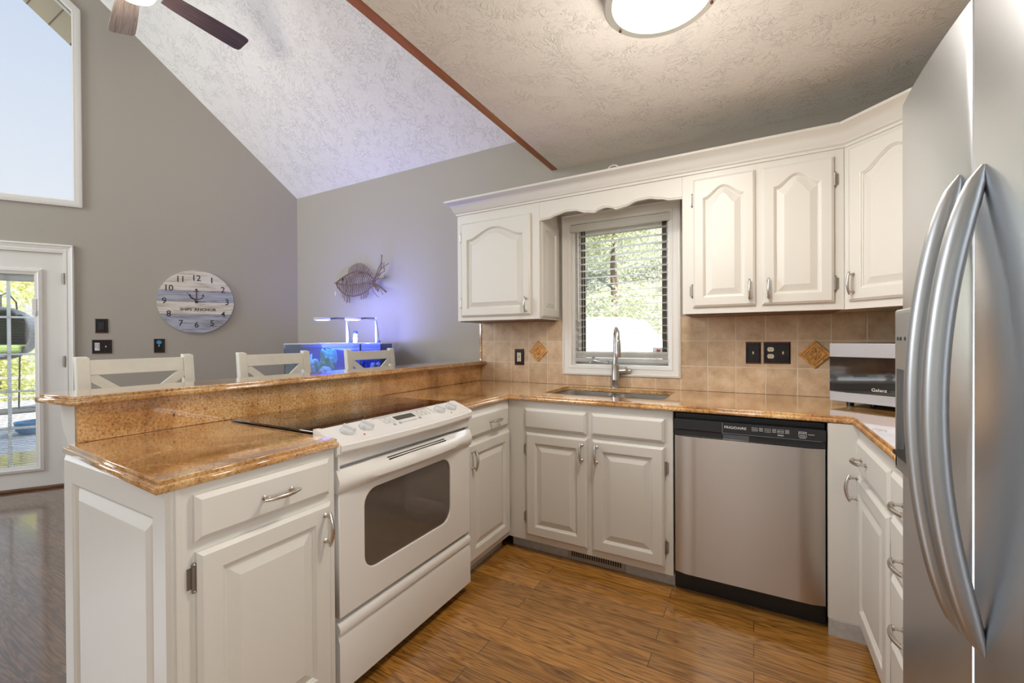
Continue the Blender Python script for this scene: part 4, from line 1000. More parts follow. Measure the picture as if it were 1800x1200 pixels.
def plate(name, label, cat, loc, rz, w, h, parts):
    t_ = thing(name, label, cat, loc, rz)
    k = MB(); k.loops([[(sx * (w / 2 - i), y, sz * (h / 2 - i)) for sx, sz in ((-1, -1), (1, -1), (1, 1), (-1, 1))] for i, y in ((0, 0), (0, -0.003), (0.005, -0.006), (0.009, -0.006), (0.011, -0.0045))], cap0=True)
    k.build('cover_plate', 'bronze', t_)
    for sz in (-1, 1):
        k = MB(); k.box(-w / 2 + 0.003, w / 2 - 0.003, -0.0064, -0.003, sz * (h / 2 - 0.004) - 0.002, sz * (h / 2 - 0.004) + 0.002); k.build('plate_edge', 'bronze_edge', t_)
    for p in parts:
        if p[0] == 'switch':
            k = MB(); k.box(p[1] - 0.005, p[1] + 0.005, -0.007, -0.0045, -0.012, 0.012); sw = k.build('switch_base', 'black', t_)
            k = MB(); k.add([(p[1] - 0.004, -0.006, -0.009), (p[1] + 0.004, -0.006, -0.009), (p[1] + 0.004, -0.006, 0.008), (p[1] - 0.004, -0.006, 0.008), (p[1] - 0.0035, -0.014, -0.002), (p[1] + 0.0035, -0.014, -0.002), (p[1] + 0.0035, -0.012, 0.007), (p[1] - 0.0035, -0.012, 0.007)],
                             [(0, 1, 5, 4), (1, 2, 6, 5), (2, 3, 7, 6), (3, 0, 4, 7), (4, 5, 6, 7)]); k.build('toggle', 'almond', sw)
        if p[0] == 'duplex':
            for sz in (-1, 1):
                k = MB(); k.prism([(p[1] + 0.0165 * math.cos(2 * PI * i / 24), sz * 0.0195 + max(-0.0125, min(0.0125, 0.0165 * math.sin(2 * PI * i / 24)))) for i in range(24)], 'y', -0.0075, -0.004); ou = k.build('receptacle', 'almond', t_)
                k = MB()
                for dx in (-0.006, 0.006): k.box(p[1] + dx - 0.001, p[1] + dx + 0.001, -0.0079, -0.007, sz * 0.0195 - 0.001, sz * 0.0195 + 0.007)
                k.lathe([(0.002, -0.0079), (0.002, -0.007)], (p[1], 0, sz * 0.0195 - 0.006), 'y', 8); k.build('slots', 'dark', ou)
        if p[0] == 'gfci':
            k = MB(); k.box(p[1] - 0.0165, p[1] + 0.0165, -0.0080, -0.004, -0.0335, 0.0335); ou = k.build('receptacle', 'almond', t_, bevel=0.001)
            k = MB()
            for sz in (-1, 1):
                for dx in (-0.006, 0.006): k.box(p[1] + dx - 0.0012, p[1] + dx + 0.0012, -0.0084, -0.007, sz * 0.021 - 0.004, sz * 0.021 + 0.004)
                k.lathe([(0.0025, -0.0084), (0.0025, -0.007)], (p[1], 0, sz * 0.021 - 0.009), 'y', 8)
            k.box(p[1] - 0.006, p[1] + 0.006, -0.0086, -0.007, 0.002, 0.007); k.build('slots', 'dark', ou)
            k = MB(); k.box(p[1] - 0.006, p[1] + 0.006, -0.0088, -0.007, -0.007, -0.001); k.build('reset_button', 'red', ou)
        if p[0] == 'keypad':
            k = MB(); k.box(p[1] - 0.0165, p[1] + 0.0165, -0.0085, -0.004, -0.034, 0.034); kp = k.build('keypad', 'print_white', t_, bevel=0.001)
            k = MB()
            for ix in (-1, 1):
                for iz in range(3 if ix < 0 else 4): k.box(p[1] + ix * 0.008 - 0.005, p[1] + ix * 0.008 + 0.005, -0.0092, -0.008, 0.020 - iz * 0.013, 0.025 - iz * 0.013)
            k.build('keypad_buttons', 'print_dark', kp)
        if p[0] == 'blank':
            k = MB(); k.box(p[1] - 0.020, p[1] + 0.020, -0.009, -0.004, -0.036, 0.036); k.build('insert', 'black', t_, bevel=0.002)
        if p[0] == 'sticker':
            k = MB(); k.lathe([(0.019, -0.0068), (0.019, -0.0055)], (0.0, 0, 0.032), 'y', 24); k.build('sticker', 'blue', t_)
plate('wall_outlet', 'dark bronze outlet on the tiles left of the carved diamond', 'outlet', (-1.541, yt - 0.0005, 1.104), 0, 0.078, 0.122, [('gfci', 0.0)])
plate('light_switch', 'narrow dark bronze switch plate on the tiles right of the window', 'switch', (0.001, yt - 0.0005, 1.152), 0, 0.076, 0.126, [('switch', 0)])
plate('outlet_and_switch', 'wide dark bronze plate with outlet and toggle, left of the right-hand diamond tile', 'outlet', (0.118, yt - 0.0005, 1.153), 0, 0.130, 0.124, [('duplex', -0.030), ('switch', 0.030)])
pz = lambda s: lw(s, 0, 0.001)
p = lw(1.561, 1.378, 0.001); plate('wall_plate', 'small black wall plate above the keypad near the patio door', 'wall plate', p, RZL, 0.086, 0.126, [('blank', 0)])
p = lw(1.560, 1.194, 0.001); plate('keypad_switch', 'wide dark plate with white keypad and toggle beside the patio door', 'switch', p, RZL, 0.132, 0.123, [('keypad', -0.030), ('switch', 0.028)])
p = lw(1.160, 1.197, 0.001); plate('light_switch', 'dark switch plate with a blue round sticker below the clock', 'switch', p, RZL, 0.080, 0.130, [('switch', 0.0), ('sticker', 0)])

# ------------------------------------------------------------------ microwave
mw = thing('microwave', 'black and stainless countertop microwave in the corner beside the refrigerator', 'microwave', (0.328, 2.575, 0.914), DEG(-33))
mW, mH = 0.46, 0.275
k = MB(); k.box(0.0, mW, 0.012, 0.34, 0.022, mH + 0.022); k.build('body', 'black', mw, bevel=0.004)
k = MB(); k.box(0.0, mW, -0.010, 0.012, 0.232, mH + 0.022); k.build('top_trim', 'silver', mw, bevel=0.002)
k = MB(); k.box(0.0, mW, -0.010, 0.012, 0.022, 0.066); k.build('bottom_trim', 'silver', mw, bevel=0.002)
k = MB(); k.box(0.0, mW, -0.008, 0.012, 0.066, 0.232); dg_ = k.build('door_glass', 'gloss_black', mw)
text('lettering', 'Galanz', 0.020, 'print_white', dg_, (0.196, -0.0087, 0.088), UP, sx=1.05)
for fx in (0.06, mW - 0.06):
    for fy in (0.05, 0.28):
        k = MB(); k.lathe([(0.014, 0.0), (0.016, 0.023)], (fx, fy, 0), 'z', 14); k.build('foot', 'black', mw)

# ------------------------------------------------------------------ refrigerator (faces -x)
FXF, FY1, FSEAM, FY0, FH = 0.292, 1.270, 0.914, 0.360, 1.757
fr = thing('refrigerator', 'stainless side-by-side refrigerator with two long curved handles', 'refrigerator', (FXF, FY1, 0), -PI / 2)
fw = FY1 - FY0
k = MB(); k.box(0.004, fw - 0.004, 0.075, 0.715, 0.03, FH - 0.012); k.build('body', 'enamel_grey', fr, bevel=0.004)
k = MB(); k.box(0.01, fw - 0.01, 0.06, 0.60, 0.0, 0.07); k.build('base_grille', 'black', fr)
def fdoor(x0, x1, name):
    mb = MB(); L = []; n_ = 20
    for i in range(n_ + 1):
        u = i / n_; u = 0.5 - 0.5 * math.cos(PI * u) if name else u
        x = x0 + (x1 - x0) * u
        e_ = min(u, 1 - u) * (x1 - x0); rnd = 0.003 * (1 - min(1, e_ / 0.004)) ** 2
        bulge = 0.006 * (1 - (2 * u - 1) ** 2)
        y = -bulge + rnd
        L.append([(x, y, 0.075), (x, y - 0.0, FH - 0.004), (x, y + 0.004, FH), (x, 0.070, FH), (x, 0.070, 0.075)])
    mb.loops(L, cap0=True, cap1=True); return mb.build(name, 'fridge', fr, smooth=True)
sx_ = FY1 - FSEAM
fdA = fdoor(0.0, sx_ - 0.0018, 'freezer_door'); fdB = fdoor(sx_ + 0.0018, fw, 'fridge_door')
def fhandle(par, x, z0, z1, ty, by, dep):
    mb = MB(); pts = []; rs = []; n_ = 30
    for i in range(n_ + 1):
        u = i / n_; t_ = 2 * u - 1; bow = (1 - t_ * t_)
        z = z0 + (z1 - z0) * u
        taper = min(1, (1 - abs(t_)) / 0.30); 
        r_ = 0.003 + 0.0126 * math.sqrt(max(0, taper * (2 - taper)))
        pts.append((x, 0.006 - dep * (bow ** 0.9) - 0.008, z)); rs.append(r_)
    mb.tube(pts, rs, 18, 0.85, up=(0, 1, 0)); return mb.build('handle', 'handle_steel', par, smooth=True)
fhandle(fdA, FY1 - 0.953, 0.765, 1.497, 0, 0, 0.0535)
fhandle(fdB, FY1 - 0.872, 0.778, 1.486, 0, 0, 0.0525)
# dispenser on the freezer door
k = MB()
k.loops([[(0.006 + i_, y, 0.945 + i_), (0.235 - i_, y, 0.945 + i_), (0.235 - i_, y, 1.300 - i_), (0.006 + i_, y, 1.300 - i_)] for i_, y in ((0, 0.004), (0, -0.010), (0.004, -0.014), (0.010, -0.015))], cap1=False)
k.box(0.016, 0.225, -0.015, 0.0, 1.170, 1.290); k.box(0.016, 0.024, -0.015, 0.0, 0.955, 1.17); k.box(0.217, 0.225, -0.015, 0.0, 0.955, 1.17); k.box(0.016, 0.225, -0.015, 0.0, 0.955, 0.985)
dsp = k.build('dispenser_panel', 'handle_steel', fdA)
k = MB(); k.box(0.024, 0.217, -0.0085, -0.004, 0.985, 1.17); k.build('dispenser_recess', 'gloss_black', dsp)
for x, z in ((0.035, 1.236), (0.055, 1.236), (0.085, 1.236)):
    k = MB(); k.lathe([(0.004, -0.0162), (0.004, -0.014)], (x, 0, z), 'y', 14); k.build('dispenser_button', 'print_dark', dsp)
k = MB(); k.prism([(0.03, 0.985), (0.21, 0.985), (0.20, 0.995), (0.04, 0.995)], 'y', -0.024, -0.008); k.build('drip_tray', 'black', dsp)

# ------------------------------------------------------------------ lamps
cl = thing('ceiling_light', 'round flush ceiling lamp with a nickel rim and glowing diffuser over the kitchen', 'lamp', (-0.270, 1.535, CZ), 0)
k = MB(); k.lathe([(0.165, -0.0005), (0.168, -0.055)], (0, 0, 0), 'z', 56, cap=False); k.lathe([(0.165, -0.0005), (0.165, -0.002)], (0, 0, 0), 'z', 56); k.build('drum', 'lamp_metal', cl, smooth=True)
k = MB(); k.lathe([(0.168, -0.052), (0.190, -0.055), (0.192, -0.066), (0.186, -0.072), (0.163, -0.072), (0.160, -0.066), (0.160, -0.055)], (0, 0, 0), 'z', 56, cap=False); k.build('rim', 'lamp_metal', cl, smooth=True)
k = MB(); k.lathe([(0.161, -0.066), (0.150, -0.074), (0.110, -0.082), (0.05, -0.087), (0.004, -0.088)], (0, 0, 0), 'z', 56); k.build('diffuser', 'diffuser', cl, smooth=True)
for a in (0.55, 2.7, 4.75):
    k = MB(); k.lathe([(0.005, -0.078), (0.005, -0.070)], (0.176 * math.cos(a), 0.176 * math.sin(a), 0), 'z', 10); k.build('clip', 'bronze_edge', cl)
light('ceiling_light_glow', 'POINT', (-0.270, 1.535, CZ - 0.50), 12, (1.0, 0.93, 0.84), shadow_soft_size=0.13)
light('ceiling_light_beam', 'AREA', (-0.270, 1.535, CZ - 0.092), 14, (1.0, 0.93, 0.84), 0.30, aim=(-0.270, 1.535, 0))

FCX, FCY, FZ = -3.300, 1.181, 3.45
cf = thing('ceiling_fan', 'grey weathered wood ceiling fan with a lit bowl over the living area', 'fan', (FCX, FCY, FZ), 0)
zc = EAVE + SLOPE * (D - FCY) - FZ
k = MB(); k.tube([(0, 0, 0.12), (0, 0, zc - 0.03)], 0.013, 12); k.build('downrod', 'bronze', cf, smooth=True)
k = MB(); k.lathe([(0.03, zc - 0.12), (0.065, zc - 0.09), (0.065, zc - 0.05)], (0, 0, 0), 'z', 24); k.build('canopy', 'bronze', cf, smooth=True)
k = MB(); k.lathe([(0.03, 0.14), (0.09, 0.11), (0.11, 0.06), (0.11, 0.0), (0.08, -0.035), (0.06, -0.05)], (0, 0, 0), 'z', 32); k.build('motor_housing', 'bronze', cf, smooth=True)
k = MB(); k.lathe([(0.115, -0.052), (0.118, -0.060), (0.105, -0.085), (0.075, -0.106), (0.03, -0.118), (0.004, -0.12)], (0, 0, 0), 'z', 32); k.build('light_bowl', 'bulb', cf, smooth=True)
k = MB(); k.lathe([(0.06, -0.045), (0.12, -0.048), (0.122, -0.060), (0.117, -0.060)], (0, 0, 0), 'z', 32, cap=False); k.build('light_rim', 'lamp_metal', cf, smooth=True)
light('fan_light_glow', 'POINT', (FCX, FCY, FZ - 0.22), 9, (1.0, 0.90, 0.76), shadow_soft_size=0.10)
for i in range(5):
    a = DEG(91.8 + 76.6 * 0.96 * i) if i < 2 else DEG(91.8 + 72 * i)
    mb = MB(); out = []
    for u, hw in ((0.17, 0.050), (0.24, 0.060), (0.40, 0.068), (0.56, 0.074), (0.640, 0.075), (0.668, 0.068), (0.676, 0.050)):
        out.append((u, hw))
    poly = [(u, -h) for u, h in out] + [(u, h) for u, h in reversed(out)]
    mb.prism(poly, 'z', -0.004, 0.004)
    bl_ = mb.build('blade', 'blade' if i == 1 else 'blade_dark', cf, bevel=0.002, rot=(DEG(-13), 0, a))  # only the second blade gets the lit colour
    bl_.rotation_mode = 'XYZ'
    mb = MB(); mb.box(0.09, 0.21, -0.018, 0.018, 0.004, 0.010); mb.build('blade_iron', 'bronze', bl_)

# ------------------------------------------------------------------ clock
ck_ = thing('wall_clock', 'round weathered plank clock lettered SHIPS ANCHOR on the grey wall', 'clock', lw(0.872, 1.614, 0.001), RZL)
CR = 0.301
bands = [(CR, 0.105, 'plank_white'), (0.105, 0.0, 'plank_blue'), (0.0, -0.118, 'plank_white'), (-0.118, -CR, 'plank_blue')]
for zt_, zb_, mt in bands:
    zt2, zb2 = zt_ - 0.0012, zb_ + 0.0012
    pts = []
    n_ = 28
    for i in range(n_ + 1):
        z = zt2 + (zb2 - zt2) * i / n_; z = max(-CR, min(CR, z)); pts.append((math.sqrt(max(0, CR * CR - z * z)), z))
    poly = pts + [(-x, z) for x, z in reversed(pts)]
    if abs(zt_) >= CR - 1e-6: poly = poly[1:]
    poly2 = []
    for q_ in poly:
        if not poly2 or (abs(q_[0] - poly2[-1][0]) + abs(q_[1] - poly2[-1][1])) > 1e-5: poly2.append(q_)
    if (abs(poly2[0][0] - poly2[-1][0]) + abs(poly2[0][1] - poly2[-1][1])) < 1e-5: poly2.pop()
    k = MB(); k.prism(poly2, 'y', -0.020, 0.0); k.build('plank', mt, ck_)
k = MB(); k.lathe([(CR - 0.004, -0.0185), (CR - 0.004, -0.001)], (0, 0, 0), 'y', 64); k.build('backing', 'anchor', ck_)
for h in range(1, 13):
    a = PI / 2 - h * PI / 6
    text('numeral', str(h), 0.078, 'print_dark', ck_, (0.245 * math.cos(a) * 1.0, -0.0205, 0.240 * math.sin(a) * (0.93 if h in (12, 6) else 1.0) + 0.002), UP, sx=0.95, bold=0.0008)
text('lettering', 'SHIPS', 0.0345, 'print_dark', ck_, (-0.082, -0.0205, -0.074), UP, sx=1.1, bold=0.0008); text('lettering', 'ANCHOR', 0.0365, 'print_dark', ck_, (0.068, -0.0205, -0.074), UP, sx=1.1, bold=0.0008)
k = MB(); pts = [(0.052 * math.cos(a), -0.0205, 0.060 + 0.038 * math.sin(a)) for a in [PI + PI * i / 16 for i in range(17)]]
k.tube(pts, 0.0032, 6); k.tube([(0, -0.0205, 0.022), (0, -0.0205, 0.108)], 0.0048, 6); k.tube([(-0.020, -0.0205, 0.100), (0.020, -0.0205, 0.100)], 0.003, 6)
k.lathe([(0.010, -0.0215), (0.010, -0.0195)], (0, 0, 0.116), 'y', 16)
for sx in (-1, 1): k.prism([(sx * 0.043, 0.058), (sx * 0.060, 0.056), (sx * 0.052, 0.078)], 'y', -0.0215, -0.0195)
k.build('anchor_motif', 'anchor', ck_)
k = MB(); k.lathe([(0.013, -0.024), (0.013, -0.020)], (0, 0, 0), 'y', 16)
k.tube([(0.01, -0.0235, -0.006), (-0.074, -0.0235, 0.085)], [0.0035, 0.0018], 6); k.tube([(-0.01, -0.0235, 0.0), (0.075, -0.0235, 0.004)], [0.0032, 0.0016], 6); k.build('clock_hands', 'hand', ck_)

# ------------------------------------------------------------------ twig fish on the back wall
def fp(zx, zy):           # traced outline (tenths of a pixel of the photograph) -> metres on the wall plane
    d = F + Rv * ((560 + zx / 10.0 - 900) / 757.864) - Uv * ((430 + zy / 10.0 - 600) / 757.864)
    t = (D - 0.05) / d.y
    return d.x * t, 1.24 + d.z * t
fish = thing('fish_sculpture', 'brown twig fish hanging on the wall above the aquarium', 'wall art', (0, D, 0))
def ftube(k, pts, r, y=-0.03, seg=6):
    k.tube([(fp(a, b)[0], y if not isinstance(y, (list, tuple)) else y[i], fp(a, b)[1]) for i, (a, b) in enumerate(pts)], r, seg)
TOP = [(300, 670), (400, 585), (510, 520), (620, 475), (720, 465), (820, 490), (900, 540), (975, 610)]
BOT = [(300, 670), (330, 750), (400, 830), (480, 885), (590, 905), (700, 885), (800, 840), (900, 760), (990, 680)]
k = MB(); ftube(k, TOP, 0.006, -0.045); ftube(k, BOT, 0.006, -0.045); k.build('body_outline', 'twig', fish, smooth=True)
def interp(P, x):
    for a, b in zip(P, P[1:]):
        if a[0] <= x <= b[0]: return a[1] + (b[1] - a[1]) * (x - a[0]) / (b[0] - a[0] + 1e-9)
    return P[-1][1]
k = MB(); 
MID = [(300, 675), (450, 705), (600, 715), (740, 690), (880, 670), (980, 650)]
ftube(k, MID, 0.007, -0.058)
for x in range(350, 940, 32):
    xt = x + 40 if x > 450 else x + 10
    ftube(k, [(xt, interp(TOP, xt)), ((x + xt) / 2, (interp(TOP, xt) + interp(MID, x)) / 2), (x, interp(MID, x) + 6)], random.uniform(0.0034, 0.0050), (-0.046, -0.056, -0.056))
for x in range(345, 930, 33):
    ftube(k, [(x, interp(MID, x)), (x - 2, (interp(MID, x) + interp(BOT, x)) / 2), (x - 6, interp(BOT, x))], random.uniform(0.0034, 0.0052), (-0.056, -0.058, -0.046))
ftube(k, [(470, 560), (500, 640), (510, 760), (470, 860)], 0.006, -0.056)
k.build('ribs', 'twig', fish, smooth=True)
k = MB(); k.lathe([(0.020, -0.062), (0.014, -0.066), (0.010, -0.062)], (fp(440, 610)[0], 0, fp(440, 610)[1]), 'y', 14); k.build('eye', 'twig', fish, smooth=True)
k = MB()
for i, x in enumerate(range(515, 900, 25)):
    hgt = 150 * (1 - (abs(i - 6) / 11.0) ** 2); xb = x; ftube(k, [(xb, interp(TOP, xb) + 5), (xb + 14 + i * 1.5, interp(TOP, xb) - hgt)], random.uniform(0.0028, 0.0045), -0.045)
k.build('dorsal_fin', 'twig', fish, smooth=True)
k = MB()
for x, l in ((415, 95), (450, 130), (480, 140), (510, 120), (535, 125)): ftube(k, [(x, interp(BOT, x)), (x + random.uniform(-8, 12), interp(BOT, x) + l)], 0.004, -0.045)
for x, l in ((745, 100), (780, 110), (812, 115), (840, 125), (865, 95)): ftube(k, [(x, interp(BOT, x)), (x - 4, interp(BOT, x) + l)], 0.004, -0.045)
k.build('lower_fins', 'twig', fish, smooth=True)
k = MB()
for br_, r_ in (([(940, 640), (1020, 560), (1090, 420), (1150, 320), (1165, 190)], 0.008), ([(1160, 230), (1140, 185)], 0.003), ([(950, 650), (1060, 550), (1120, 460), (1175, 330)], 0.008), ([(1120, 450), (1200, 400), (1320, 345)], 0.005), ([(1200, 400), (1215, 310)], 0.003), ([(1060, 560), (1150, 500), (1215, 480), (1210, 400)], 0.005), ([(1215, 480), (1225, 420)], 0.003), ([(960, 640), (1080, 605), (1210, 600), (1290, 570)], 0.005), ([(1210, 600), (1230, 535)], 0.003), ([(930, 660), (1050, 610), (1140, 510)], 0.006)):
    ftube(k, br_, [r_ * 0.75 * (1 - 0.45 * i / len(br_)) for i in range(len(br_))], [-0.05 - 0.00016 * max(0, q_[0] - 950) for q_ in br_])
for br_, r_ in (([(960, 680), (1100, 740), (1240, 835)], 0.010), ([(990, 670), (1130, 760), (1220, 830)], 0.009), ([(950, 700), (1020, 770), (1070, 820)], 0.009), ([(960, 690), (1060, 760), (1075, 800)], 0.008), ([(930, 730), (970, 830), (1060, 915)], 0.004), ([(1060, 915), (1100, 930)], 0.002), ([(1090, 760), (1140, 830), (1170, 885)], 0.004), ([(1010, 640), (900, 690)], 0.010)):
    ftube(k, br_, r_ * 0.65, [-0.05 - 0.00012 * max(0, q_[0] - 950) for q_ in br_])
k.build('tail', 'twig', fish, smooth=True)
k = MB(); x_, z_ = fp(290, 690); k.tube([(x_, -0.045, z_), (x_ - 0.004, -0.045, z_ - 0.05)], 0.0008, 5); k.lathe([(0.002, 0.025), (0.008, 0.0), (0.002, -0.025)], (x_ - 0.002, -0.045, z_ - 0.09), 'z', 10); k.build('lure', 'almond', fish, smooth=True)
k = MB(); x_, z_ = fp(700, 500); k.tube([(x_, -0.05, z_), (x_, 0.0, z_ + 0.01)], 0.004, 6); k.build('hanger', 'bronze', fish)

# ------------------------------------------------------------------ aquarium
ZFD = 3.50
RZA = yaw
ax0 = Vector((-3.324, 2.152, 0))
tw, td, th0, th1 = 0.79, 0.315, 0.78, 1.212
st = thing('aquarium_stand', 'black cabinet stand below the glowing aquarium', 'stand', ax0, RZA)
k = MB(); k.box(0.0, tw, 0.0, td, 0.06, th0 - 0.002); k.build('cabinet', 'stand', st, bevel=0.004)
k = MB(); k.box(0.02, tw - 0.02, 0.02, td - 0.02, 0, 0.061); k.build('plinth', 'stand', st)
k = MB(); k.box(0.01, tw / 2 - 0.004, -0.016, -0.001, 0.08, th0 - 0.02); k.build('door', 'stand', st, bevel=0.002)
k = MB(); k.box(tw / 2 + 0.004, tw - 0.01, -0.016, -0.001, 0.08, th0 - 0.02); k.build('door', 'stand', st, bevel=0.002)
aq = thing('aquarium', 'rimless glass aquarium glowing blue in the corner behind the bar stools', 'aquarium', ax0 + Vector((0, 0, th0)), RZA)
hh = th1 - th0
k = MB(); g_ = 0.008
k.box(0, tw, 0, g_, 0, hh); k.box(0, g_, g_, td - g_, 0, hh); k.box(0, tw, g_, td - g_, 0, 0.006); k.build('glass', 'tank_glass', aq)
k = MB(); k.box(0, tw, td - g_, td, 0, hh); k.box(tw - g_, tw, 0.001, td - g_, 0, hh); k.build('dark_panel', 'navy', aq)
k = MB(); k.box(g_, tw - g_, g_ , td - g_, hh - 0.035, hh - 0.034); k.build('water', 'water', aq)
k = MB(); k.box(0, tw, -0.003, 0.004, hh - 0.006, hh + 0.003); k.box(0, tw, td - 0.004, td + 0.003, hh - 0.006, hh + 0.003); k.box(-0.003, 0.004, 0, td, hh - 0.006, hh + 0.003); k.box(tw - 0.004, tw + 0.003, 0, td, hh - 0.006, hh + 0.003); k.build('rim', 'lamp_white', aq)
k = MB(); k.box(0.61, 0.622, 0.0085, 0.016, 0.0, hh); k.build('brace', 'navy', aq)
k = MB(); k.box(g_, tw - g_, g_, td - g_, 0.006, 0.05); k.build('sand', 'sand', aq)
def aqp(x, y, z): 
    v = Matrix.Rotation(RZA, 4, 'Z') @ Vector((x, y, 0)); return (ax0.x + v.x, ax0.y + v.y, th0 + z)
def lump(name, label, c_, r, mat, sq=(1, 1, 1), amp=0.25, freq=9.0, sub=4):
    bm = bmesh.new(); bmesh.ops.create_icosphere(bm, subdivisions=sub, radius=1.0)
    for v in bm.verts:
        n_ = v.co.normalized(); d = 1 + amp * mnoise.noise(Vector((n_.x, n_.y, n_.z)) * (freq * 0.25) + Vector(c_) * 5) + amp * 0.5 * mnoise.noise(n_ * freq + Vector(c_) * 3)
        v.co = Vector((n_.x * r * sq[0] * d, n_.y * r * sq[1] * d, n_.z * r * sq[2] * d))
    me = bpy.data.meshes.new(name); bm.to_mesh(me); bm.free(); me.materials.append(M[mat])
    me.polygons.foreach_set('use_smooth', [True] * len(me.polygons))
    o = mesh_obj(name, me, None, c_); return tag(o, label, 'coral')
lump('leaf_coral', 'branching mint green coral left of the dome coral inside the aquarium', aqp(0.285, 0.17, 0.26), 0.085, 'coral_teal', (0.9, 0.7, 1.35), 0.65, 7)
lump('dome_coral', 'pale speckled dome shaped coral at the front of the aquarium', aqp(0.300, 0.085, 0.15), 0.078, 'coral_pale', (0.95, 0.75, 1.2), 0.08, 8)
lump('lilac_coral', 'low lilac coral between two stools, right of the dome coral', aqp(0.43, 0.10, 0.11), 0.065, 'coral_pink', (1.3, 0.9, 0.75), 0.55, 10)
lump('lilac_coral', 'lilac coral behind the farthest stool in the aquarium', aqp(0.70, 0.13, 0.16), 0.075, 'coral_pink', (0.9, 0.7, 1.4), 0.65, 10)
lump('pale_coral', 'tall pale coral at the left end of the aquarium', aqp(0.12, 0.15, 0.18), 0.09, 'coral_pale', (0.9, 0.7, 1.5), 0.65, 10)
lump('live_rock', 'dark rock mound at the back of the aquarium', aqp(0.53, 0.235, 0.15), 0.08, 'navy', (1.0, 0.6, 1.5), 0.5, 9)
def aqlamp(px_, hx, label):
    t_ = thing('aquarium_lamp', label, 'lamp', aqp(px_, td - 0.012, hh), RZA, 'aquarium lamps')
    k = MB(); k.box(-0.010, 0.010, -0.008, 0.008, 0.003, 0.225); k.build('pole', 'lamp_white', t_, bevel=0.002)
    k = MB(); k.box(0.010, 0.035, -0.012, 0.012, 0.003, 0.022); k.build('clamp', 'navy', t_, bevel=0.004)
    k = MB(); k.tube([(0.0, 0.0, 0.219), (hx * 0.5, -0.03, 0.221), (hx + 0.045, -0.09, 0.214)], 0.0045, 8); k.tube([(hx + 0.05, -0.085, 0.207), (hx * 0.5, -0.035, 0.213), (0.0, -0.01, 0.204), (0.02, -0.005, 0.10), (0.025, 0.0, 0.02)], 0.0025, 6); k.build('arm', 'print_dark', t_)
    k = MB(); k.lathe([(0.060, 0.197), (0.067, 0.202), (0.067, 0.208), (0.064, 0.209), (0.067, 0.210), (0.067, 0.216), (0.060, 0.222)], (hx, -0.12, 0), 'z', 36); k.build('lamp_head', 'lamp_white', t_, smooth=True)
    k = MB(); k.lathe([(0.050, 0.1962), (0.050, 0.1972)], (hx, -0.12, 0), 'z', 24); k.build('led_disc', 'led', t_)
    return t_
aqlamp(0.400, -0.170, 'white round aquarium lamp on a post, left one of the pair')
aqlamp(0.655, -0.160, 'white round aquarium lamp on a post, right one beside the bottle')
for hx in (0.23, 0.495):
    p = aqp(hx, td - 0.132, hh + 0.190); light('aquarium_glow', 'SPOT', p, 13.0, (0.28, 0.42, 1.0), aim=(p[0], p[1], 0), spot_size=DEG(150), spot_blend=0.6, shadow_soft_size=0.05)
p = aqp(tw * 0.55, td * 0.5, hh - 0.02); light('aquarium_surface_glow', 'AREA', p, 14.0, (0.22, 0.26, 1.0), 0.6, 0.22, aim=(p[0] - 0.1, p[1] + 1.2, 4), spread=DEG(165))
bt = thing('supplement_bottle', 'small frosted bottle with a blue cap standing on the aquarium rim', 'bottle', aqp(0.475, td - 0.020, hh + 0.0035), RZA)
k = MB(); k.lathe([(0.019, 0), (0.020, 0.003), (0.020, 0.070), (0.015, 0.080), (0.014, 0.084)], (0, 0, 0), 'z', 24); k.build('body', 'bottle', bt, smooth=True)
k = MB(); k.lathe([(0.0165, 0.082), (0.0175, 0.084), (0.0175, 0.102), (0.015, 0.104)], (0, 0, 0), 'z', 24); k.build('cap', 'navy', bt, smooth=True)
k = MB(); k.lathe([(0.0204, 0.018), (0.0204, 0.058)], (0, 0, 0), 'z', 24, cap=False); k.build('paper_label', 'print_white', bt, smooth=True)
k = MB(); k.lathe([(0.0206, 0.054), (0.0206, 0.060)], (0, 0, 0), 'z', 24, cap=False); k.build('label_band', 'red', bt, smooth=True)

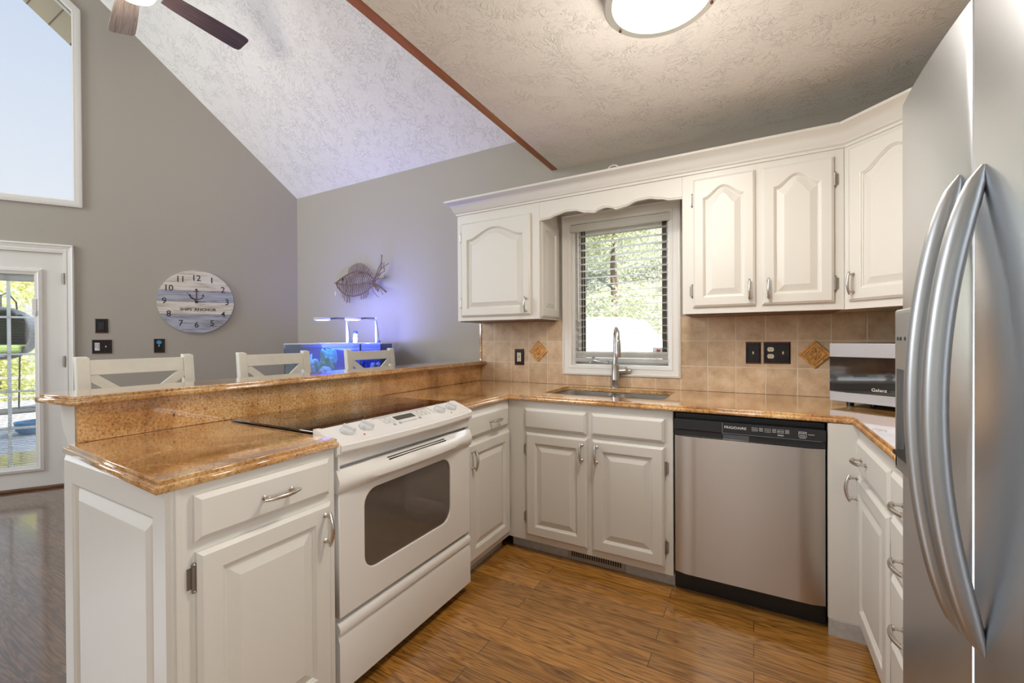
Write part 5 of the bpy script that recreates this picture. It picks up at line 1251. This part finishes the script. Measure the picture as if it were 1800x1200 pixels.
# ------------------------------------------------------------------ bar stools (face the bar, +x)
def stool(y0, y1, label):
    """local: x along the back (toward +y world), local -y points at the bar"""
    w = y1 - y0
    t_ = thing('bar_stool', label, 'stool', (-2.50, y0, 0), PI / 2, 'cream X-back stools along the bar')
    for sx in (0, 1):
        xa = 0.0 if sx == 0 else w - 0.045
        k = MB(); lean = [(0.0, 0.0), (0.0, 0.66), (0.045, 1.175)]
        # rear post leans away from the bar
        k.add([(xa, -0.022, 0), (xa + 0.045, -0.022, 0), (xa + 0.045, 0.022, 0), (xa, 0.022, 0), (xa, -0.024, 0.68), (xa + 0.045, -0.024, 0.68), (xa + 0.045, 0.022, 0.68), (xa, 0.022, 0.68),
               (xa, 0.030, 1.168), (xa + 0.045, 0.030, 1.168), (xa + 0.045, 0.066, 1.175), (xa, 0.066, 1.175)],
              [(0, 3, 2, 1), (0, 1, 5, 4), (1, 2, 6, 5), (2, 3, 7, 6), (3, 0, 4, 7), (4, 5, 9, 8), (5, 6, 10, 9), (6, 7, 11, 10), (7, 4, 8, 11), (8, 9, 10, 11)])
        k.build('back_post', 'stool', t_, bevel=0.004)
    def back(z): return -0.024 + (z - 0.68) / 0.488 * 0.054
    k = MB(); k.add([(0.045, back(1.092) + 0.006, 1.092), (w - 0.045, back(1.092) + 0.006, 1.092), (w - 0.045, back(1.092) + 0.028, 1.092), (0.045, back(1.092) + 0.028, 1.092),
                     (0.045, back(1.158) + 0.006, 1.158), (w - 0.045, back(1.158) + 0.006, 1.158), (w - 0.045, back(1.158) + 0.028, 1.158), (0.045, back(1.158) + 0.028, 1.158)],
                    [(0, 3, 2, 1), (4, 5, 6, 7), (0, 1, 5, 4), (1, 2, 6, 5), (2, 3, 7, 6), (3, 0, 4, 7)])
    k.build('top_rail', 'stool', t_, bevel=0.003)
    for sx in (1, -1):
        k = MB(); za, zb = (1.088, 0.80) if sx > 0 else (0.80, 1.088)
        hw = 0.020; off = 0.004 * sx
        P0, P1 = Vector((0.045, back(za) + 0.016 + off, za)), Vector((w - 0.045, back(zb) + 0.016 + off, zb)); dr = (P1 - P0).normalized(); pn_ = dr.cross(Vector((0, 1, 0))).normalized()
        L = []
        for P in (P0, P1): L.append([tuple(P + pn_ * a + Vector((0, b_, 0))) for a, b_ in ((-hw, -0.007), (hw, -0.007), (hw, 0.007), (-hw, 0.007))])
        k.loops(L, cap0=True); k.build('cross_brace', 'stool', t_, bevel=0.002)
    k = MB(); k.box(0.045, w - 0.045, back(0.78) + 0.004, back(0.78) + 0.026, 0.755, 0.800); k.build('lower_rail', 'stool', t_, bevel=0.003)
    k = MB(); k.box(0.0, w, -0.40, -0.026, 0.645, 0.680); k.build('seat', 'brown_wood', t_, bevel=0.008)
    for sx in (0.005, w - 0.050):
        k = MB(); k.box(sx, sx + 0.045, -0.385, -0.340, 0.0, 0.645); k.build('front_leg', 'stool', t_, bevel=0.003)
    k = MB(); k.box(0.05, w - 0.05, -0.372, -0.350, 0.20, 0.235); k.build('foot_rail', 'stool', t_, bevel=0.003)
    return t_
stool(0.700, 1.145, 'cream painted X-back bar stool nearest the patio door')
stool(1.370, 1.815, 'cream painted X-back bar stool in the middle, left of the dome coral')
stool(2.110, 2.575, 'cream painted X-back bar stool farthest along the bar, in front of the aquarium')

# corbel under the bar overhang
cb = MB()
prof = [(-1.9125, 1.039), (-2.045, 1.039), (-2.045, 1.000), (-2.040, 0.975), (-2.026, 0.950), (-2.004, 0.925), (-1.980, 0.900), (-1.958, 0.865), (-1.944, 0.82), (-1.938, 0.78), (-1.9125, 0.78)]
cb.prism(prof, 'y', 0.526, 0.566)
tag(cb.build('bar_corbel', 'white', bevel=0.003), 'white curved bracket holding up the near end of the bar ledge', 'bracket')
k = MB(); k.box(-1.935, -1.9125, 0.570, D - 0.001, 0.0, 1.039); struct('wall_peninsula', k, 'wall')

# loose cord on top of the cabinets
k = MB(); pts = [(-0.76, 2.66, 2.239)] + [(-0.725 + 0.034 * math.cos(a), 2.545, 2.242 + 0.030 * math.sin(a)) for a in [PI - PI * i / 10 for i in range(11)]] + [(-0.66, 2.66, 2.239)]
k.tube(pts, 0.004, 8); tag(k.build('white_cord', 'wire_white', smooth=True), 'loop of white cord poking above the crown moulding', 'cord')

# ------------------------------------------------------------------ outdoors
def ground():
    k = MB(); k.add([(-40, -30, -0.9), (40, -30, -0.9), (40, 4.2, -0.9), (-40, 4.2, -0.9), (40, 34, 15.0), (-40, 34, 15.0), (40, 12, -0.6), (-40, 12, -0.6)], [(0, 1, 2, 3), (3, 2, 6, 7), (7, 6, 4, 5)])
    o = k.build('ground', 'grass'); o['kind'] = 'structure'
ground()
def tree(x, y, z0, h, r, mat, label, n_leaf=2600, lsize=0.10, trunk_r=0.13, low=0.25):
    t_ = thing('tree', label, 'tree', (x, y, z0), 0, 'trees outside the windows')
    rnd = random.Random(int(x * 131 + y * 17))
    k = MB(); k.tube([(0, 0, 0), (0.06, 0.03, h * 0.3), (-0.05, 0.05, h * 0.6), (0.02, 0, h * 0.9)], [trunk_r, trunk_r * 0.8, trunk_r * 0.5, trunk_r * 0.15], 10); k.build('trunk', 'trunk', t_, smooth=True)
    k = MB(); cl_ = []
    for i in range(16):
        a = rnd.uniform(0, 2 * PI); rr = r * math.sqrt(rnd.random()) * 0.75; zz = h * (low + (1 - low) * rnd.random())
        cl_.append((rr * math.cos(a), rr * math.sin(a), zz, r * rnd.uniform(0.35, 0.6)))
    for i in range(n_leaf):
        cx, cy, cz, cr_ = cl_[rnd.randrange(16)]
        d = Vector((rnd.gauss(0, 1), rnd.gauss(0, 1), rnd.gauss(0, 0.8))).normalized() * cr_ * rnd.random() ** 0.4
        p = Vector((cx, cy, cz)) + d
        a = Vector((rnd.gauss(0, 1), rnd.gauss(0, 1), rnd.gauss(0, 0.6))).normalized(); b_ = a.cross(Vector((rnd.gauss(0, 1), rnd.gauss(0, 1), rnd.gauss(0, 1)))).normalized()
        s1 = lsize * rnd.uniform(0.6, 1.3); s2 = s1 * 0.5
        k.add([p - a * s1, p - b_ * s2, p + a * s1, p + b_ * s2], [(0, 1, 2, 3)])
    k.build('foliage', mat, t_)
for i, (x, y, h, r, m_, lb) in enumerate((
        (-3.3, 11.6, 5.6, 1.7, 'leaf', 'pale green tree in the middle of the sink window view'),
        (0.4, 14.0, 6.0, 1.9, 'leaf_dark', 'deeper green tree at the right of the sink window view'),
        (-7.0, 13.0, 6.2, 1.9, 'leaf', 'bushy tree at the left of the sink window view'),
        (-4.9, 17.4, 8.5, 2.6, 'leaf_dark', 'tall tree beyond the pale trees in the sink window'),
        (-10.4, 17.6, 8.0, 2.5, 'leaf', 'tall pale tree far left beyond the sink window'),
        (1.6, 20.5, 8.5, 2.6, 'leaf', 'tall pale tree behind the deeper green tree in the sink window'))):
    tree(x, y, -0.2, h, r, m_, lb, 13000, 0.06, low=0.02)
for i, (x, y, r, lb) in enumerate((
        (-17.2, 3.2, 2.2, 'yellow green tree seen through the upper panes of the patio door'),
        (-19.0, 9.4, 2.3, 'yellow green tree at the right edge of the patio door glass'),
        (-25.5, 3.0, 2.8, 'yellow green tree behind the first one outside the patio door'))):
    tree(x, y, -0.9, 4.4, r, 'leaf_yellow', lb, 12000, 0.065, low=0.02)
# white sunlit shed roof below the sink window trees
sh = thing('covered_trailer', 'bright white covered trailer below the trees in the sink window', 'trailer', (0, 7.6, -0.6), 0)
k = MB(); k.prism([(-4.6, 0.15), (-1.15, 0.15), (-1.30, 1.42), (-1.95, 2.215), (-4.6, 2.30)], 'y', 0.0, 1.7); k.build('cover', 'tarp', sh, bevel=0.04)
for x in (-3.9, -1.9):
    k = MB(); k.lathe([(0.26, -0.02), (0.28, 0.0), (0.28, 0.16), (0.26, 0.18)], (x, 0.05, 0.20), 'y', 24); k.build('wheel', 'black', sh, smooth=True)

# deck outside the patio door
dk = thing('deck', 'weathered grey board deck with railing outside the patio door', 'deck', (CORNER[0], CORNER[1], 0), RZL)
k = MB()
y_ = 0.16
while y_ < 8.2: k.box(-6.0, 1.0, y_, y_ + 0.135, -0.06, -0.03); y_ += 0.142
k.build('deck_boards', 'deck', dk)
k = MB(); k.box(-6.0, 1.0, 8.0, 8.08, 0.46, 0.50); k.box(-6.0, 1.0, 8.02, 8.06, 0.05, 0.10); k.build('handrail', 'deck', dk)
for i in range(36):
    k = MB(); k.box(-4.2 + i * 0.12, -4.2 + i * 0.12 + 0.035, 8.025, 8.055, 0.05, 0.47); k.build('baluster', 'deck', dk)
k = MB(); k.box(-6, 1, 0.3, 8.2, -0.85, -0.70); k.build('joists', 'deck', dk)
# hanging egg chair on the deck
ex, ey = -2.86, 1.35
eg = thing('egg_chair', 'dark round wicker egg chair with green cushion on the deck', 'chair', (-11.415, 2.215, -0.03), RZL)
bm = bmesh.new(); bmesh.ops.create_uvsphere(bm, u_segments=28, v_segments=20, radius=1.0)
bmesh.ops.delete(bm, geom=[v for v in bm.verts if v.co.y < -0.45], context='VERTS')
for v in bm.verts: v.co = Vector((v.co.x * 0.48, v.co.y * 0.42, v.co.z * 0.46 + 1.42))
me = bpy.data.meshes.new('shell'); bm.to_mesh(me); bm.free(); me.materials.append(M['wicker']); o = mesh_obj('shell', me, eg)
md = o.modifiers.new('thickness', 'SOLIDIFY'); md.thickness = 0.03
k = MB(); k.box(-0.30, 0.30, -0.22, 0.22, 1.08, 1.22); k.build('cushion', 'cushion', eg, bevel=0.05, seg=4)
k = MB(); k.tube([(0, 0.55, 0.03), (0, 0.62, 1.2), (0, 0.5, 2.0), (0, 0.2, 2.15), (0, 0.0, 2.08)], 0.012, 10); k.tube([(0, 0, 2.08), (0, 0, 1.86)], 0.01, 8); k.lathe([(0.42, 0), (0.42, 0.03)], (0, 0.4, 0), 'z', 28); k.build('stand', 'wicker', eg, smooth=True)
pt = thing('garden_pot', 'blue glazed pot low on the deck behind the patio door glass', 'pot', (-8.75, 1.98, -0.029), RZL)
k = MB(); k.lathe([(0.12, 0), (0.17, 0.06), (0.18, 0.14), (0.19, 0.17), (0.17, 0.17), (0.15, 0.06)], (0, 0, 0), 'z', 28); k.build('bowl', 'pot', pt, smooth=True)
